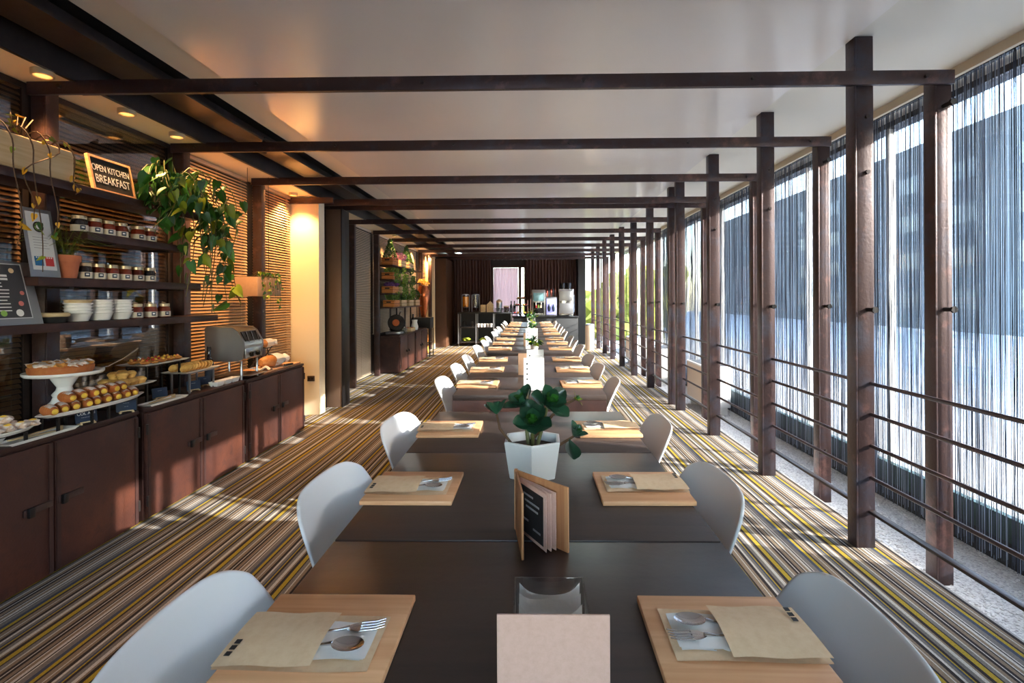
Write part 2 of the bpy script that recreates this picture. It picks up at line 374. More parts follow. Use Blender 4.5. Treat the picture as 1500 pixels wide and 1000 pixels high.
# wall behind the camera: low sill, head and posts around an added fill-light window
nw = MB(); nw.box(-2.75, -2.75, 0, 2.6, YN, 0.9); nw.box(-2.75, -2.75, 2.1, 2.6, YN, 2.66); nw.box(-2.75, -2.75, .9, -1.3, YN, 2.1); nw.box(1.3, -2.75, .9, 2.6, YN, 2.1)
struct(nw, 'wall_near', 'wall_brown')
wn = MB()
for x in (-1.26, 0.0, 1.26): wn.box(x-.04, -2.70, .9, x+.04, -2.64, 2.1)
wnd = struct(wn, 'window_5', 'dark_steel')
MB().box(-1.22, -2.672, .9, 1.22, -2.668, 2.1).build('pane', 'window_glass', wnd)

# ------------------------------------------------------------------ steel portal frames on both sides
FR = [1.50, 2.545, 3.57, 4.61, 5.64, 5.95, 7.06, 8.18, 9.27, 10.36, 11.45, 12.55, 13.6]
bolt = MB().lathe([(0, -.012), (.011, -.012), (.011, 0), (.006, .001), (0, .001)], 6).mesh('bolt', 'dark_steel')
pin = MB().tube([(0, 0, 0), (0, -.05, 0)], .011, 8).tube([(0,-.05,0),(0,-.062,0)], .017, 6).mesh('pin', 'black_steel')
# inner post: a plate with a flange on its room side, split open near the foot
ip = MB(); ip.box(1.652, 0.004, 0, 1.735, 0.02, 2.588, bev=.002); ip.box(1.64, 0.004, 0, 1.6515, 0.075, 2.588, bev=.002); ip.box(1.68, 0.021, 0.0, 1.70, 0.075, 2.588)
ip = ip.mesh('post', 'rust')
op = MB(); op.box(2.052, 0.004, -.19, 2.125, 0.02, 2.404, bev=.002); op.box(2.04, 0.004, -.19, 2.0515, 0.075, 2.404, bev=.002); op.box(2.078, 0.021, -.19, 2.098, 0.075, 2.404)
op = op.mesh('post', 'rust')
lp = MB(); lp.box(-2.598, 0.004, 0, -2.528, 0.02, 2.398, bev=.002); lp.box(-2.527, 0.004, 0, -2.516, 0.075, 2.398, bev=.002)
lp = lp.mesh('post', 'rust')
beam = MB(); beam.box(-2.598, -.018, 2.335, 2.125, .003, 2.405, bev=.002); beam.box(-2.335, .004, 2.34, 1.638, .0205, 2.35)
beam = beam.mesh('beam', 'rust')
for i, y in enumerate(FR):
    nm = 'rusty brown steel portal frame, ' + ('nearest the camera, before the first beam in view' if i == 0 else 'nearest one fully in view' if i == 1 else ORD[i-1] + ' from the near end of the room')
    t = thing('portal_frame', nm, 'frame', (0, y, 0), 0, 'steel portal frames spanning the room')
    inst('post', ip, t); inst('post', op, t)
    if i not in (4, 5, 8, 9): inst('post', lp, t)
    inst('beam', beam, t)
    if i < 8:
        for x in (-2.42, -1.4, -.55, .27, 1.12, 1.98): inst('bolt', bolt, t, (x, -.019, 2.372), (R(-90), 0, 0))
        for z in (2.18,): inst('bolt', bolt, t, (1.70, .003, z), (R(-90), 0, 0))
        for x, z in ((1.70, 1.205), (2.085, 1.205), (2.085, 2.23)): inst('pin', pin, t, (x, .004, z))
    if i < 4: inst('bolt', bolt, t, (1.70, .003, 1.9), (R(-90), 0, 0)); inst('bolt', bolt, t, (2.085, .003, .18), (R(-90), 0, 0))
# railings between the inner posts
for i in range(len(FR)-1):
    y0, y1 = FR[i]+.0765, FR[i+1]-.0185+.0205
    if i == 4: continue
    t = thing('railing', 'low five-bar steel railing in the ' + ('bay nearest the camera' if i == 0 else ORD[i if i < 5 else i-1] + ' bay from the camera'), 'railing', (1.715, y0, 0), 0, 'railings along the glazed side')
    L = y1-y0
    for z in (.832, .676, .517, .356): MB().tube([(0, 0, z), (0, L, z)], .0095, 8).build('rail', 'rust', t)
    MB().box(-.016, 0, .178, .016, L, .192, bev=.002).build('kick_bar', 'dark_steel', t)

# ------------------------------------------------------------------ glazed side: string curtain, glass, mullions, plinth
st = MB(); y = 0.98; rs = random.Random(3)
while y < 9.6:
    y += rs.choice((.002, .003, .004, .005, .006, .009))*rs.uniform(.8, 1.25)
    x = 2.51 + rs.uniform(-.022, .022); r = rs.uniform(.0010, .0018); z0 = -.165 + rs.uniform(0, .05); a = rs.uniform(-.004, .004)
    st.tube([(x, y, 2.58), (x+a, y+rs.uniform(-.003, .003), 1.7), (x-a, y+rs.uniform(-.004, .004), .8), (x, y+rs.uniform(-.006, .006), z0)], r, 3, caps=False, m=1 if rs.random() < .25 else 0)
tag(st.build('string_curtain', ['string', 'string_sunlit']), 'dark blue grey string curtain hanging along the whole glazed side', 'curtain', kind='stuff')
tag(MB().box(2.495, 0.98, 2.545, 2.525, 9.65, 2.588).build('curtain_track', 'black_steel'), 'slim black track carrying the string curtain', 'curtain track')
gy = [0.93, 1.59, 2.68, 3.77, 4.86, 5.95, 7.04, 8.13, 9.22, 10.31, 11.40, 12.49, 13.58, YF]
mul = None
gw = MB(); gw.box(2.655, 0.93, 2.52, 2.715, YF, 2.56); gw.box(2.655, 0.93, -.20, 2.715, YF, -.17)
gl = struct(gw, 'window_4', 'dark_steel')
for k in range(len(gy)-1):
    MB().box(2.682, gy[k]+.016, -.17, 2.688, gy[k+1]-.016, 2.52).build('pane', 'window_glass', gl)
    MB().box(2.662, gy[k]-.014, -.17, 2.708, gy[k]+.014, 2.52, bev=.003).build('mullion', 'white_metal', gl)
sbox('trim_5', 'plinth_black', 2.562, 0.93, -.30, 2.60, YF, -.056)
sbox('trim_6', 'plinth_green', 2.562, 0.93, -.056, 2.60, YF, .08)
sbox('terrace_sun_blocker', 'terrace', 2.86, -6, -.25, 3.0, 1.95, .95)  # low wall added out of view to shade the near right floor

# ------------------------------------------------------------------ outdoors
sbox('ground_terrace', 'terrace', 2.80, -14, -.5, 7.6, 40, -.25)
sbox('ground', 'asphalt', -60, -80, -3.9, 120, 190, -3.7)
fb = thing('office_building', 'long pale blue grey building across the terrace, seen through the strings', 'building', (60, 10, -3.7))
MB().box(0, -70, 0, 8, 160, 28.4).build('wall', 'facade', fb)
wm = MB().box(-.06, -2, 0, .05, 2, 2.6).mesh('window', 'facade_window')
for k in range(14):
    for j in range(4): inst('window', wm, fb, (0, -30+k*10, 3.2+j*6.0))
hd = MB(); rh = random.Random(5)
for k in range(34): hd.blob((rh.uniform(-2.6, 2.6), rh.uniform(-.5, .5), rh.uniform(.2, 2.4)), rh.uniform(.35, .6), 2, .5, k)
tag(hd.build('hedge', 'grass', loc=(2.8, 18.5, -.25)), 'sunlit yellow green hedge outside the far end glass', 'hedge')
sbox('ground_back', 'terrace', -6, YF+.2, -.5, 2.8, 40, -.25)

# ------------------------------------------------------------------ left wall: blinds, panes, columns, lit panels
slat = {}
def blind(y0, y1, z0, z1, mt, label, x=-2.645, tilt=52):
    t = thing('venetian_blind', label, 'blind', (x, (y0+y1)/2, z0), 0, 'venetian blinds on the buffet wall')
    L = y1-y0; h = z1-z0
    me = MB().prism([(-.0125, 0), (-.004, .0022), (.0125, 0), (.0125, .0006), (-.004, .0028), (-.0125, .0006)], -L/2, L/2, 'y').mesh('slat', mt)
    n = int((h-.03)/.0265)
    for k in range(n): inst('slat', me, t, (0, 0, .015+k*.0265), (0, R(tilt+random.uniform(-2, 2)), 0))
    MB().box(-.018, -L/2, h-.03, .018, L/2, h, bev=.002).build('head_rail', mt, t)
    MB().box(-.014, -L/2, 0, .014, L/2, .012, bev=.002).build('bottom_rail', mt, t)
    for q in (-.38, .0, .38): MB().tube([(.016, q*L, 0), (.016, q*L, h-.03)], .0012, 4).build('ladder_cord', 'cord', t)
blind(1.55, 2.535, .55, 2.395, 'blind', 'dark wooden venetian blind behind the wooden planter and menus, nearest the camera')
blind(2.63, 3.555, .55, 2.395, 'blind', 'wooden venetian blind behind the jam jar shelves')
blind(3.66, 4.595, .55, 2.395, 'blind', 'warm lit wooden venetian blind behind the toaster and trailing plant')
blind(4.70, 5.43, .55, 2.395, 'blind', 'golden lit venetian blind between the toaster and the glowing wall panel')
blind(6.12, 7.04, .04, 2.395, 'blind_pale', 'full height pale blind beyond the dark column')
blind(7.16, 8.16, .04, 2.395, 'blind_pale', 'pale blind left of the plant crates')
blind(8.28, 9.25, .68, 2.395, 'blind_pale', 'pale blind behind the left half of the plant crates')
blind(9.37, 10.34, .68, 2.395, 'blind_pale', 'pale blind behind the right half of the plant crates')
blind(10.45, 11.43, .04, 2.395, 'blind_pale', 'pale blind behind the copper vase')
blind(11.55, 12.5, .04, 2.395, 'blind', 'farthest golden blind beside the second glowing wall panel')
for i, (y0, y1) in enumerate(((1.55, 2.545), (2.625, 3.57))):
    fm = MB(); fm.box(-2.618, y0, .5, -2.606, y0+.03, 2.395); fm.box(-2.618, y1-.03, .5, -2.606, y1, 2.395); fm.box(-2.618, y0+.03, .5, -2.606, y1-.03, .53); fm.box(-2.618, y0+.03, 2.365, -2.606, y1-.03, 2.395)
    p = struct(fm, 'window_%d' % (i+1), 'dark_steel')
    MB().box(-2.614, y0+.03, .53, -2.610, y1-.03, 2.365).build('pane', 'dark_glass', p)
sbox('wall_panel', 'plaster', -2.70, 5.45, 0, -2.335, 5.60, 2.40)
sbox('trim_7', 'rust', -2.66, 5.41, 2.32, -2.16, 5.435, 2.385)
sbox('wall_panel_far', 'plaster', -2.70, 12.66, 0, -2.46, 12.72, 2.40)
cl = thing('steel_column', 'wide dark steel column beside the glowing wall panel', 'column', (-2.31, 5.83, 0))
MB().box(-.105, .0, 0, .075, .20, 2.33, bev=.004).build('casing', 'column_brown', cl)
MB().box(.076, -.006, 0, .088, .23, 2.33, bev=.002).build('edge_plate', 'black_steel', cl)
MB().box(-.118, -.006, 0, -.106, .20, 2.33, bev=.002).build('edge_plate', 'dark_steel', cl)
MB().box(-.12, -.012, 2.332, .09, .1, 2.337, bev=.001).build('cap_plate', 'rust', cl)
sbox('wall_far_pier', 'wall_brown', -2.56, 13.1, 0, -2.24, 14.45, 2.33)
sk = thing('wall_socket', 'small brown wall socket at the foot of the glowing panel', 'socket', (-2.425, 5.449, .40))
MB().box(-.04, -.012, -.03, .04, 0, .03, bev=.003).build('plate', 'socket', sk)
for dx in (-.018, .018): MB().lathe([(.012, 0), (.012, .003), (.008, .003), (0, .002)], 12).build('outlet', 'black_steel', sk, (dx, -.012, 0), (R(90), 0, 0))

# downlights in the soffit
def downlight(x, y, label, e=14, z=2.40):
    t = thing('downlight', label, 'light', (x, y, z), 0, 'downlights over the buffet')
    MB().lathe([(.036, 0), (.046, 0), (.046, -.026), (.040, -.030), (.036, -.026), (.036, 0)], 24).build('ring', 'jar_lid', t)
    MB().lathe([(0, -.004), (.034, -.004), (.034, -.001), (0, -.001)], 20).build('lamp', 'lamp_glow', t)
    spot('downlight_beam', (x, y, z-.035), e, WARM, 110, .8, target=(x, y, 0))
downlight(-2.395, 2.41, 'warm downlight in the soffit nearest the camera')
downlight(-2.395, 2.92, 'warm downlight above the open kitchen sign')
downlight(-2.395, 3.34, 'warm downlight above the trailing green plant')
downlight(-2.52, 4.75, 'warm downlight just before the glowing panel', 9)
downlight(-2.52, 5.25, 'warm downlight washing the glowing wall panel', 30)
downlight(-2.58, 12.5, 'warm downlight washing the far glowing panel', 60)
downlight(-2.52, 11.0, 'warm downlight above the copper vase', 30)

downlight(-2.395, 8.75, 'added warm fill downlight above the left end of the plant rack', 22)  # added fill lamp, brightens the dim far end
downlight(-2.395, 9.6, 'added warm fill downlight above the middle of the plant rack', 22)  # second fill lamp added over the rack
def fill_lamp(x, y, z, aim, e, label):  # added lamp hidden by a beam, brightens the blinds
    t = thing('fill_lamp', label, 'light', (x, y, z), 0, 'fill lamps added behind the beams')
    d = (Vector(aim)-Vector((x, y, z))).normalized(); q = d.to_track_quat('Z', 'Y').to_euler()
    MB().lathe([(0, -.05), (.026, -.05), (.03, .04), (.026, .04), (.022, -.02), (0, -.02)], 18).build('can', 'black_steel', t, (0, 0, 0), q)
    MB().tube([(0, 0, .0), (0, 0, .07)], .006, 6).build('arm', 'black_steel', t)
    MB().lathe([(0, .030), (.022, .030), (.022, .034), (0, .034)], 16).build('lamp', 'lamp_glow', t, (0, 0, 0), q)
    spot('fill_lamp_beam', tuple(Vector((x, y, z))+d*.05), e, WARM, 105, .7, target=aim)
fill_lamp(-1.98, 3.68, 2.41, (-2.64, 4.15, 1.45), 32, 'black fill lamp added behind the second beam to brighten the blind')

# ------------------------------------------------------------------ far end: drapes, window
def drape(x0, x1, y, z0, z1, n, mt, name, label, amp=.045):
    L = x1-x0; k = int(n*10)
    f = lambda t: amp*math.sin(2*PI*n*t + .9*math.sin(7*t)) + .012*math.sin(2*PI*n*2.3*t)
    m = MB(); m.grid(lambda u, v: (x0+L*u+.006*math.sin(9*v+40*u), y+f(u)*(1-.25*v), z0+(z1-z0)*v), k, 4)
    m.grid(lambda u, v: (x0+L*u+.006*math.sin(9*v+40*u), y+.006+f(u)*(1-.25*v), z0+(z1-z0)*v), k, 4)
    return tag(m.build(name, mt, ang=80), label, 'curtain')
drape(-2.22, -1.13, 14.12, .02, 2.36, 13, 'drape', 'drape', 'dark brown floor length drape left of the end window')
drape(-.16, 1.28, 14.12, .02, 2.36, 17, 'drape', 'drape', 'dark brown floor length drape behind the drinks machines')
cr = thing('curtain_rail', 'dark curtain rail with small hooks across the end wall', 'curtain rail', (-.45, 14.2, 2.40))
MB().box(-1.8, -.02, -.012, 1.75, .02, .012).build('rail', 'black_steel', cr)
hook = MB().tube([(0, 0, -.012), (0, 0, -.04)], .008, 6).mesh('hook', 'chrome')
for k in range(30): inst('hook', hook, cr, (-1.75+k*.115, -.01, 0))
wf = MB()
for a in ((-1.13, .2, -1.09, 2.22), (-.36, .2, -.28, 2.22), (-.20, .2, -.16, 2.22)): wf.box(a[0], 14.38, a[1], a[2], 14.45, a[3])
wf.box(-1.09, 14.38, 2.16, -.20, 14.45, 2.22)
ew = struct(wf, 'window_3', 'drape')
MB().box(-1.09, 14.43, .2, -.36, 14.437, 2.16).build('pane', 'window_glass', ew)
MB().box(-.28, 14.43, .2, -.20, 14.437, 2.16).build('pane', 'window_glass', ew)
drape(-1.085, -.37, 14.36, .25, 2.15, 15, 'sheer', 'sheer_curtain', 'pale pink sheer curtain glowing in the end window', .012)
sbox('wall_far_pillar', 'black_matte', 1.30, 13.75, 0, 1.50, 14.45, 2.45)
ge = MB(); ge.box(1.5, 14.40, 0, 1.54, 14.45, 2.58); ge.box(2.0, 14.40, -.2, 2.04, 14.45, 2.58); ge.box(2.6, 14.40, -.2, 2.65, 14.45, 2.58)
gz = struct(ge, 'window_6', 'dark_steel')
for a, b in ((1.54, 2.0), (2.04, 2.6)): MB().box(a, 14.42, -.18, b, 14.426, 2.58).build('pane', 'window_glass', gz)

# ------------------------------------------------------------------ dining tables, chairs, place settings
TC = [1.375, 3.60, 5.71, 7.82, 9.98]; TH = .92; TX = -.012; TW = .415; TZ = .75
TN = ['nearest table', 'second table', 'third table', 'fourth table', 'farthest table']
tp = MB().box(-TW, -.304, -.028, TW, .304, 0, bev=.002).mesh('top_panel', 'table')
tf = MB(); tf.box(-TW, -TH, -.108, TW, -TH+.03, -.029); tf.box(-TW, TH-.03, -.108, TW, TH, -.029); tf.box(-TW, -TH+.03, -.108, -TW+.03, TH-.03, -.029); tf.box(TW-.03, -TH+.03, -.108, TW, TH-.03, -.029)
tf = tf.mesh('apron', 'table_edge')
tl = MB().box(-.03, -.03, -TZ, .03, .03, -.109, bev=.003).mesh('leg', 'table_edge')
def table(i):
    t = thing('dining_table', 'long dark dining table, ' + TN[i].replace(' table', ' of the row') , 'table', (TX, TC[i], TZ), 0, 'dining tables in one long row')
    for k in (-1, 0, 1): inst('top_panel', tp, t, (0, k*.6135, 0))
    inst('apron', tf, t)
    for sx in (-1, 1):
        for sy in (-1, 1): inst('leg', tl, t, (sx*(TW-.035), sy*(TH-.035), 0))
for i in range(5): table(i)

# chair: moulded white shell, front towards +x
def catmull(P, t):
    n = len(P)-1; x = min(max(t*n, 0), n-1e-6); i = int(x); u = x-i
    p = [P[max(i-1, 0)], P[i], P[i+1], P[min(i+2, n)]]
    return tuple(.5*((2*p[1][k]) + (-p[0][k]+p[2][k])*u + (2*p[0][k]-5*p[1][k]+4*p[2][k]-p[3][k])*u*u + (-p[0][k]+3*p[1][k]-3*p[2][k]+p[3][k])*u**3) for k in range(len(p[0])))
# (x, z, half width, side curl x, side curl z)
PROF = [(.205, .425, .170, 0, .0), (.195, .448, .190, 0, .004), (.08, .442, .208, 0, .012), (-.06, .434, .212, 0, .020), (-.135, .445, .212, .010, .030), (-.178, .505, .214, .026, .020), (-.205, .59, .216, .036, .006), (-.232, .675, .214, .036, .0), (-.262, .742, .206, .032, 0), (-.285, .792, .192, .028, 0)]
def shell_pt(u, v):
    s = 2*u-1; tm = 1 - .085*abs(s)**5
    t0 = .02*abs(s)**3
    x, z, hw, cx, cz = catmull(PROF, t0 + (tm-t0)*v)
    if v > .8: hw *= 1 - .07*((v-.8)/.2)**2*abs(s)
    return (x + cx*s*s, s*hw, z + cz*s*s)
sh = MB(); sh.grid(shell_pt, 20, 34)
chair = thing('shell_chair', '', 'chair', (0, 0, 0), 0, 'white shell chairs around the tables')
so = sh.build('shell', 'shell', chair, ang=180)
md = so.modifiers.new('thick', 'SOLIDIFY'); md.thickness = .009; md.offset = -1
md = so.modifiers.new('round', 'SUBSURF'); md.levels = 1; md.render_levels = 1
for sx, sy in ((1, 1), (1, -1), (-1, 1), (-1, -1)):
    MB().tube([(sx*.105-.02, sy*.12, .43), (sx*.15-.02, sy*.175, 0)], [.013, .009], 8).build('leg', 'chair_leg', chair)
MB().box(-.13, -.13, .418, .09, .13, .428, bev=.002).build('seat_mount', 'chair_leg', chair)
chair_used = [False]

# place setting meshes; origin on the table, x away from the table centre (outer end +x)
board_me = MB().box(-.117, -.1075, .0005, .117, .1075, .0125, bev=.0025).mesh('serving_board', 'oak')
def sleeve_mesh():
    m = MB()
    m.grid(lambda u, v: (-.100+.215*u, -.058+.116*v, .0150+.0012*math.sin(5*u+3*v)+.003*u*u*0), 16, 4)
    m.grid(lambda u, v: (-.022+.137*u, -.058+.116*v, .0205+.0065*math.sin(PI*v)*(1-.6*u)+.0012*math.sin(9*u+2*v)), 16, 6)
    m.grid(lambda u, v: (-.100+.215*u, -.058+.116*v, .0138+.0012*math.sin(5*u+3*v)), 16, 4)
    return m.mesh('cutlery_sleeve', 'kraft', ang=60)
sleeve_me = sleeve_mesh()
mark_me = MB().box(-.004, -.0042, 0, .004, .0042, .0006).mesh('printed_mark', 'ink')
def napkin_mesh():
    m = MB()
    for k, (a, b) in enumerate(((0, 0), (.004, .003), (-.003, .002))):
        m.grid(lambda u, v: (-.088+a+.075*u, -.040+b+.078*v, .0168+k*.0011+.0012*math.sin(6*u+4*v+k)), 8, 8)
    return m.mesh('napkin', 'napkin', ang=60)
napkin_me = napkin_mesh()
def fork_mesh():
    m = MB()
    for k in range(4):
        yy = (k-1.5)*.0062
        m.tube([(-.096, yy, .0265), (-.082, yy, .0235), (-.060, yy*1.05, .0230)], [.0011, .0016, .0017], 6)
    m.grid(lambda u, v: (-.062+.022*u, (v-.5)*(.0225-.014*u*u), .0232-.001*math.sin(PI*v)), 6, 6)
    m.tube([(-.043, 0, .0235), (-.026, 0, .0212), (.02, 0, .0190)], [.0032, .002, .002], 6)
    return m.mesh('fork', 'chrome', ang=70)
def spoon_mesh():
    m = MB()
    def sp(u, v):
        r = u; a = 2*PI*v
        return (-.066+.024*r*math.cos(a), .0165*r*math.sin(a), .0200+.006*r*r)
    m.grid(sp, 5, 20)
    m.tube([(-.043, 0, .0252), (-.026, 0, .0216), (.02, 0, .0192)], [.0028, .002, .002], 6)
    return m.mesh('spoon', 'chrome', ang=70)
fork_me, spoon_me = fork_mesh(), spoon_mesh()
SN = ['near seat', 'middle seat', 'far seat']
rp = random.Random(21)
for i in range(5):
    for side in (-1, 1):
        for k in (-1, 0, 1):
            sd = 'left' if side < 0 else 'right'
            where = '%s side of the %s, %s' % (sd, TN[i], SN[k+1])
            y = TC[i] + k*.608 - (.02 if i == 0 else 0)
            rz = 0 if side > 0 else PI
            # chair
            cxp = TX + side*((.555 if side < 0 else .525)-.272 + rp.uniform(-.012, .012)); ca = (PI if side > 0 else 0) + R(rp.uniform(-5, 5))
            if not chair_used[0]: c = chair; chair_used[0] = True
            else: c = copy_tree(chair)
            c.location = (cxp + side*.0, y + rp.uniform(-.02, .02), 0); c.rotation_euler = (0, 0, ca); c['label'] = 'white moulded shell chair, ' + where
            # place setting
            px = TX + side*.306; a = rz + R(rp.uniform(-2, 2)); base = Vector((px, y, TZ))
            def put(name, me, lab, cat, grp, rot=0, off=(0, 0, 0)):
                o = inst(name, me, None, base + Matrix.Rotation(a, 3, 'Z') @ Vector(off), (0, 0, a+rot))
                return tag(o, lab + ', ' + where, cat, grp)
            put('serving_board', board_me, 'oak serving board', 'board', 'oak boards laid at each seat')
            oy = .012*side + rp.uniform(-.006, .006); off = (rp.uniform(-.003, .003)+.006, oy*-1 if side < 0 else oy, 0)
            s_ = put('cutlery_sleeve', sleeve_me, 'kraft paper cutlery sleeve', 'sleeve', 'kraft cutlery sleeves', 0, off)
            if i < 2:
                for q in (-1, 0, 1): inst('printed_mark', mark_me, s_, (.1, .030+q*.0125, .0258))
            put('napkin', napkin_me, 'folded white napkin', 'napkin', 'napkins in the sleeves', 0, off)
            put('fork', fork_me, 'steel fork', 'fork', 'forks in the sleeves', R(rp.uniform(3, 9)), (off[0]-.006, off[1]-.013, .0))
            put('spoon', spoon_me, 'steel spoon', 'spoon', 'spoons in the sleeves', R(rp.uniform(-8, -2)), (off[0]+.006, off[1]+.014, .0))

# ------------------------------------------------------------------ things on the table tops
def smooth(pts, n=4): return [catmull([tuple(p) for p in pts], k/((len(pts)-1)*n)) for k in range((len(pts)-1)*n+1)]
# leaf shapes
def leaf_mesh(name, mt, L=.1, W=.075, heart=True, fold=.18, droop=.25, thick=0.0):
    m = MB()
    def f(u, v):
        s = 2*u-1
        wv = (math.sin(PI*min(1, (v*.93+.07))**.62))**.9*(1-.25*v) if heart else math.sin(PI*(v*.96+.02)**1.5)**.75
        yb = (-.10*abs(s)*(1-v)**3 if heart else 0)
        return (s*W/2*wv, L*(v+yb), fold*abs(s)*W/2*wv*1.2 - droop*L*v*v)
    m.grid(f, 6, 8)
    if thick:
        m.grid(lambda u, v: (f(u, v)[0], f(u, v)[1], f(u, v)[2]-thick*math.sin(PI*u)*math.sin(PI*min(1, v+.08))), 6, 8)
    return m.mesh(name, mt, ang=180)
LEAF = leaf_mesh('leaf', 'leaf'); LEAF_L = leaf_mesh('leaf', 'leaf_light'); LEAF_Y = leaf_mesh('leaf', 'leaf_yellow')
SUCC = leaf_mesh('leaf', 'leaf_succulent', .072, .052, False, .35, -.12, .004)
SUCC_B = leaf_mesh('leaf', 'leaf', .072, .052, False, .35, -.12, .004)

# succulent in a hexagonal pot
def hexpot(label, loc, R0, h, group=None, rz=0):
    t = thing('succulent_pot', label, 'plant', loc, rz, group)
    pr = [(R0*.80, 0), (R0*.82, .003), (R0, h-.004), (R0*.985, h), (R0*.90, h), (R0*.86, h*.72), (0, h*.72)]
    MB().lathe(pr, 6).build('pot', 'pot_white', t, ang=20)
    MB().lathe([(R0*.86, h*.70), (R0*.865, h*.76), (R0*.4, h*.80), (0, h*.79)], 6).build('soil', 'soil', t)
    return t
def rosette(t, c, n, size, seed, tilt=(18, 75), me=None, axis=(0, 0, 1)):
    rr = random.Random(seed); q = Vector((0, 0, 1)).rotation_difference(Vector(axis).normalized()).to_matrix()
    for k in range(n):
        az = k*2.399; el = R(tilt[1] - (tilt[1]-tilt[0])*(k/(n-1)) + rr.uniform(-6, 6))
        m3 = q @ Matrix.Rotation(az, 3, 'Z') @ Matrix.Rotation(el, 3, 'X')
        o = inst('leaf', (me or SUCC) if k > n*.25 else SUCC_B, t, c, m3.to_euler(), size*(.55+.5*k/n)); 
pot = hexpot('leafy green succulent in a white hexagonal pot on the nearest table', (.002, 1.475, TZ), .092, .108, rz=R(28))
RB = Matrix.Rotation(-R(28), 3, 'Z')
for a, b, d, nn, sz, sd, ax in (((.0, .0, .07), (.0, -.01, .12), (.005, -.025, .155), 14, 1.02, 1, (-.1, -.7, .6)), ((.01, .0, .07), (.03, .01, .14), (.045, .0, .205), 13, 1.02, 2, (.35, -.6, .6)), ((-.01, 0, .07), (-.02, .02, .15), (-.022, .02, .20), 12, .92, 3, (-.4, -.3, .8))):
    a, b, d, ax = RB @ Vector(a), RB @ Vector(b), RB @ Vector(d), RB @ Vector(ax)
    MB().tube([a, b, d], [.006, .0055, .005], 7).build('stem', 'stem', pot); rosette(pot, d, nn, sz, sd, axis=ax)
for pts, sd, nn, sz in (([(-.01, -.01, .085), (-.06, -.02, .095), (-.095, -.02, .14), (-.105, -.01, .18)], 4, 9, .75), ([(.01, -.01, .085), (.06, -.03, .085), (.105, -.04, .115), (.118, -.045, .125)], 5, 9, .62), ([(0, .01, .1), (.06, .02, .17), (.10, .03, .20), (.13, .03, .215)], 6, 5, .36)):
    MB().tube([Matrix.Rotation(-R(28), 3, 'Z') @ Vector(p) for p in pts], [.005, .0045, .004, .0035], 6).build('stem', 'stem_brown', pot)
    e = Matrix.Rotation(-R(28), 3, 'Z') @ Vector(pts[-1]); e0 = Matrix.Rotation(-R(28), 3, 'Z') @ Vector(pts[-2])
    rosette(pot, e, nn, sz, sd, (30, 80), LEAF_L if sd == 6 else None, axis=(e-e0)+Vector((0, 0, .01)))
o = inst('leaf', SUCC, pot, Matrix.Rotation(-R(28), 3, 'Z') @ Vector((.105, -.045, .118)), (R(-75), 0, R(-60)), 1.0)

# folding wooden menu with ring-bound pages
mn = thing('menu_binder', 'wooden ring binder menu standing open on the nearest table', 'menu', (-.036, 1.125, TZ))
def leafboard(name, x, y, L, h, th, mt, parent, z=0.0, inset=0.0):
    a = math.atan2(y, x); T = Matrix.Rotation(a, 4, 'Z')
    return MB().box(.004+inset, -th/2, z, L, th/2, z+h, bev=min(.001, th*.3), T=T).build(name, mt, parent)
leafboard('cover', .017, -.136, .137, .134, .0045, 'oak_v', mn)
leafboard('cover', .110, -.106, .153, .134, .0045, 'oak_v', mn)
MB().box(-.004, -.004, 0, .004, .007, .134, bev=.001).build('spine', 'oak_v', mn)
for z in (.03, .105): MB().tube([(.012*math.cos(k*PI/6)+.012, .012*math.sin(k*PI/6)-.012, z) for k in range(13)], .0014, 6).build('ring', 'chrome', mn)
for k, (dx, dy, L) in enumerate(((.068, -.118, .130), (.079, -.115, .132), (.090, -.110, .134))):
    pg = leafboard('page', dx, dy, L, .118, .002, 'card', mn, .004, .014)
    if k == 0:
        T = Matrix.Rotation(math.atan2(dy, dx), 4, 'Z')
        MB().box(.022, -.0022, .012, .120, -.0012, .112, T=T).build('print', 'ink', mn)
        for (a, b, zz) in ((.04, .08, .095), (.045, .105, .082), (.05, .1, .07), (.035, .06, .04), (.08, .11, .03)):
            MB().box(a, -.0028, zz, b, -.0022, zz+.004, T=T).build('print', 'grey_print', mn)

# near card in front of an acrylic paper holder
cd = thing('menu_card', 'blank pinkish kraft card standing at the near end of the nearest table', 'card', (.025, .605, TZ))
MB().box(-.0685, -.0015, 0, .0685, .0015, .137, bev=.0008).build('face', 'card', cd)
MB().prism([(0, 0), (.05, 0), (.0, .09)], -.02, .02, 'x').build('strut', 'card', cd, (0, .002, 0))
ah = thing('acrylic_holder', 'clear acrylic box of paper slips behind the pinkish card', 'holder', (.026, .735, TZ))
MB().box(-.052, -.05, 0, .052, .05, .003).build('base', 'acrylic', ah)
for a in ((-.054, -.05, -.051, .05), (.051, -.05, .054, .05), (-.051, .047, .051, .05), (-.051, -.05, .051, -.047)): MB().box(a[0], a[1], .0005, a[2], a[3], .082, bev=.0006).build('wall', 'acrylic', ah)
ps = MB()
for k in range(4): ps.grid(lambda u, v: (-.046+.092*u, .030-.02*k+.008*math.sin(PI*u)*(1 if k % 2 else -1), .004+v*(.066-.004*k+.014*(2*u-1)**4)), 12, 3)
tag(ps.build('paper_slips', 'napkin', loc=(.026, .735, TZ), ang=80), 'white paper slips curling inside the acrylic box', 'paper')

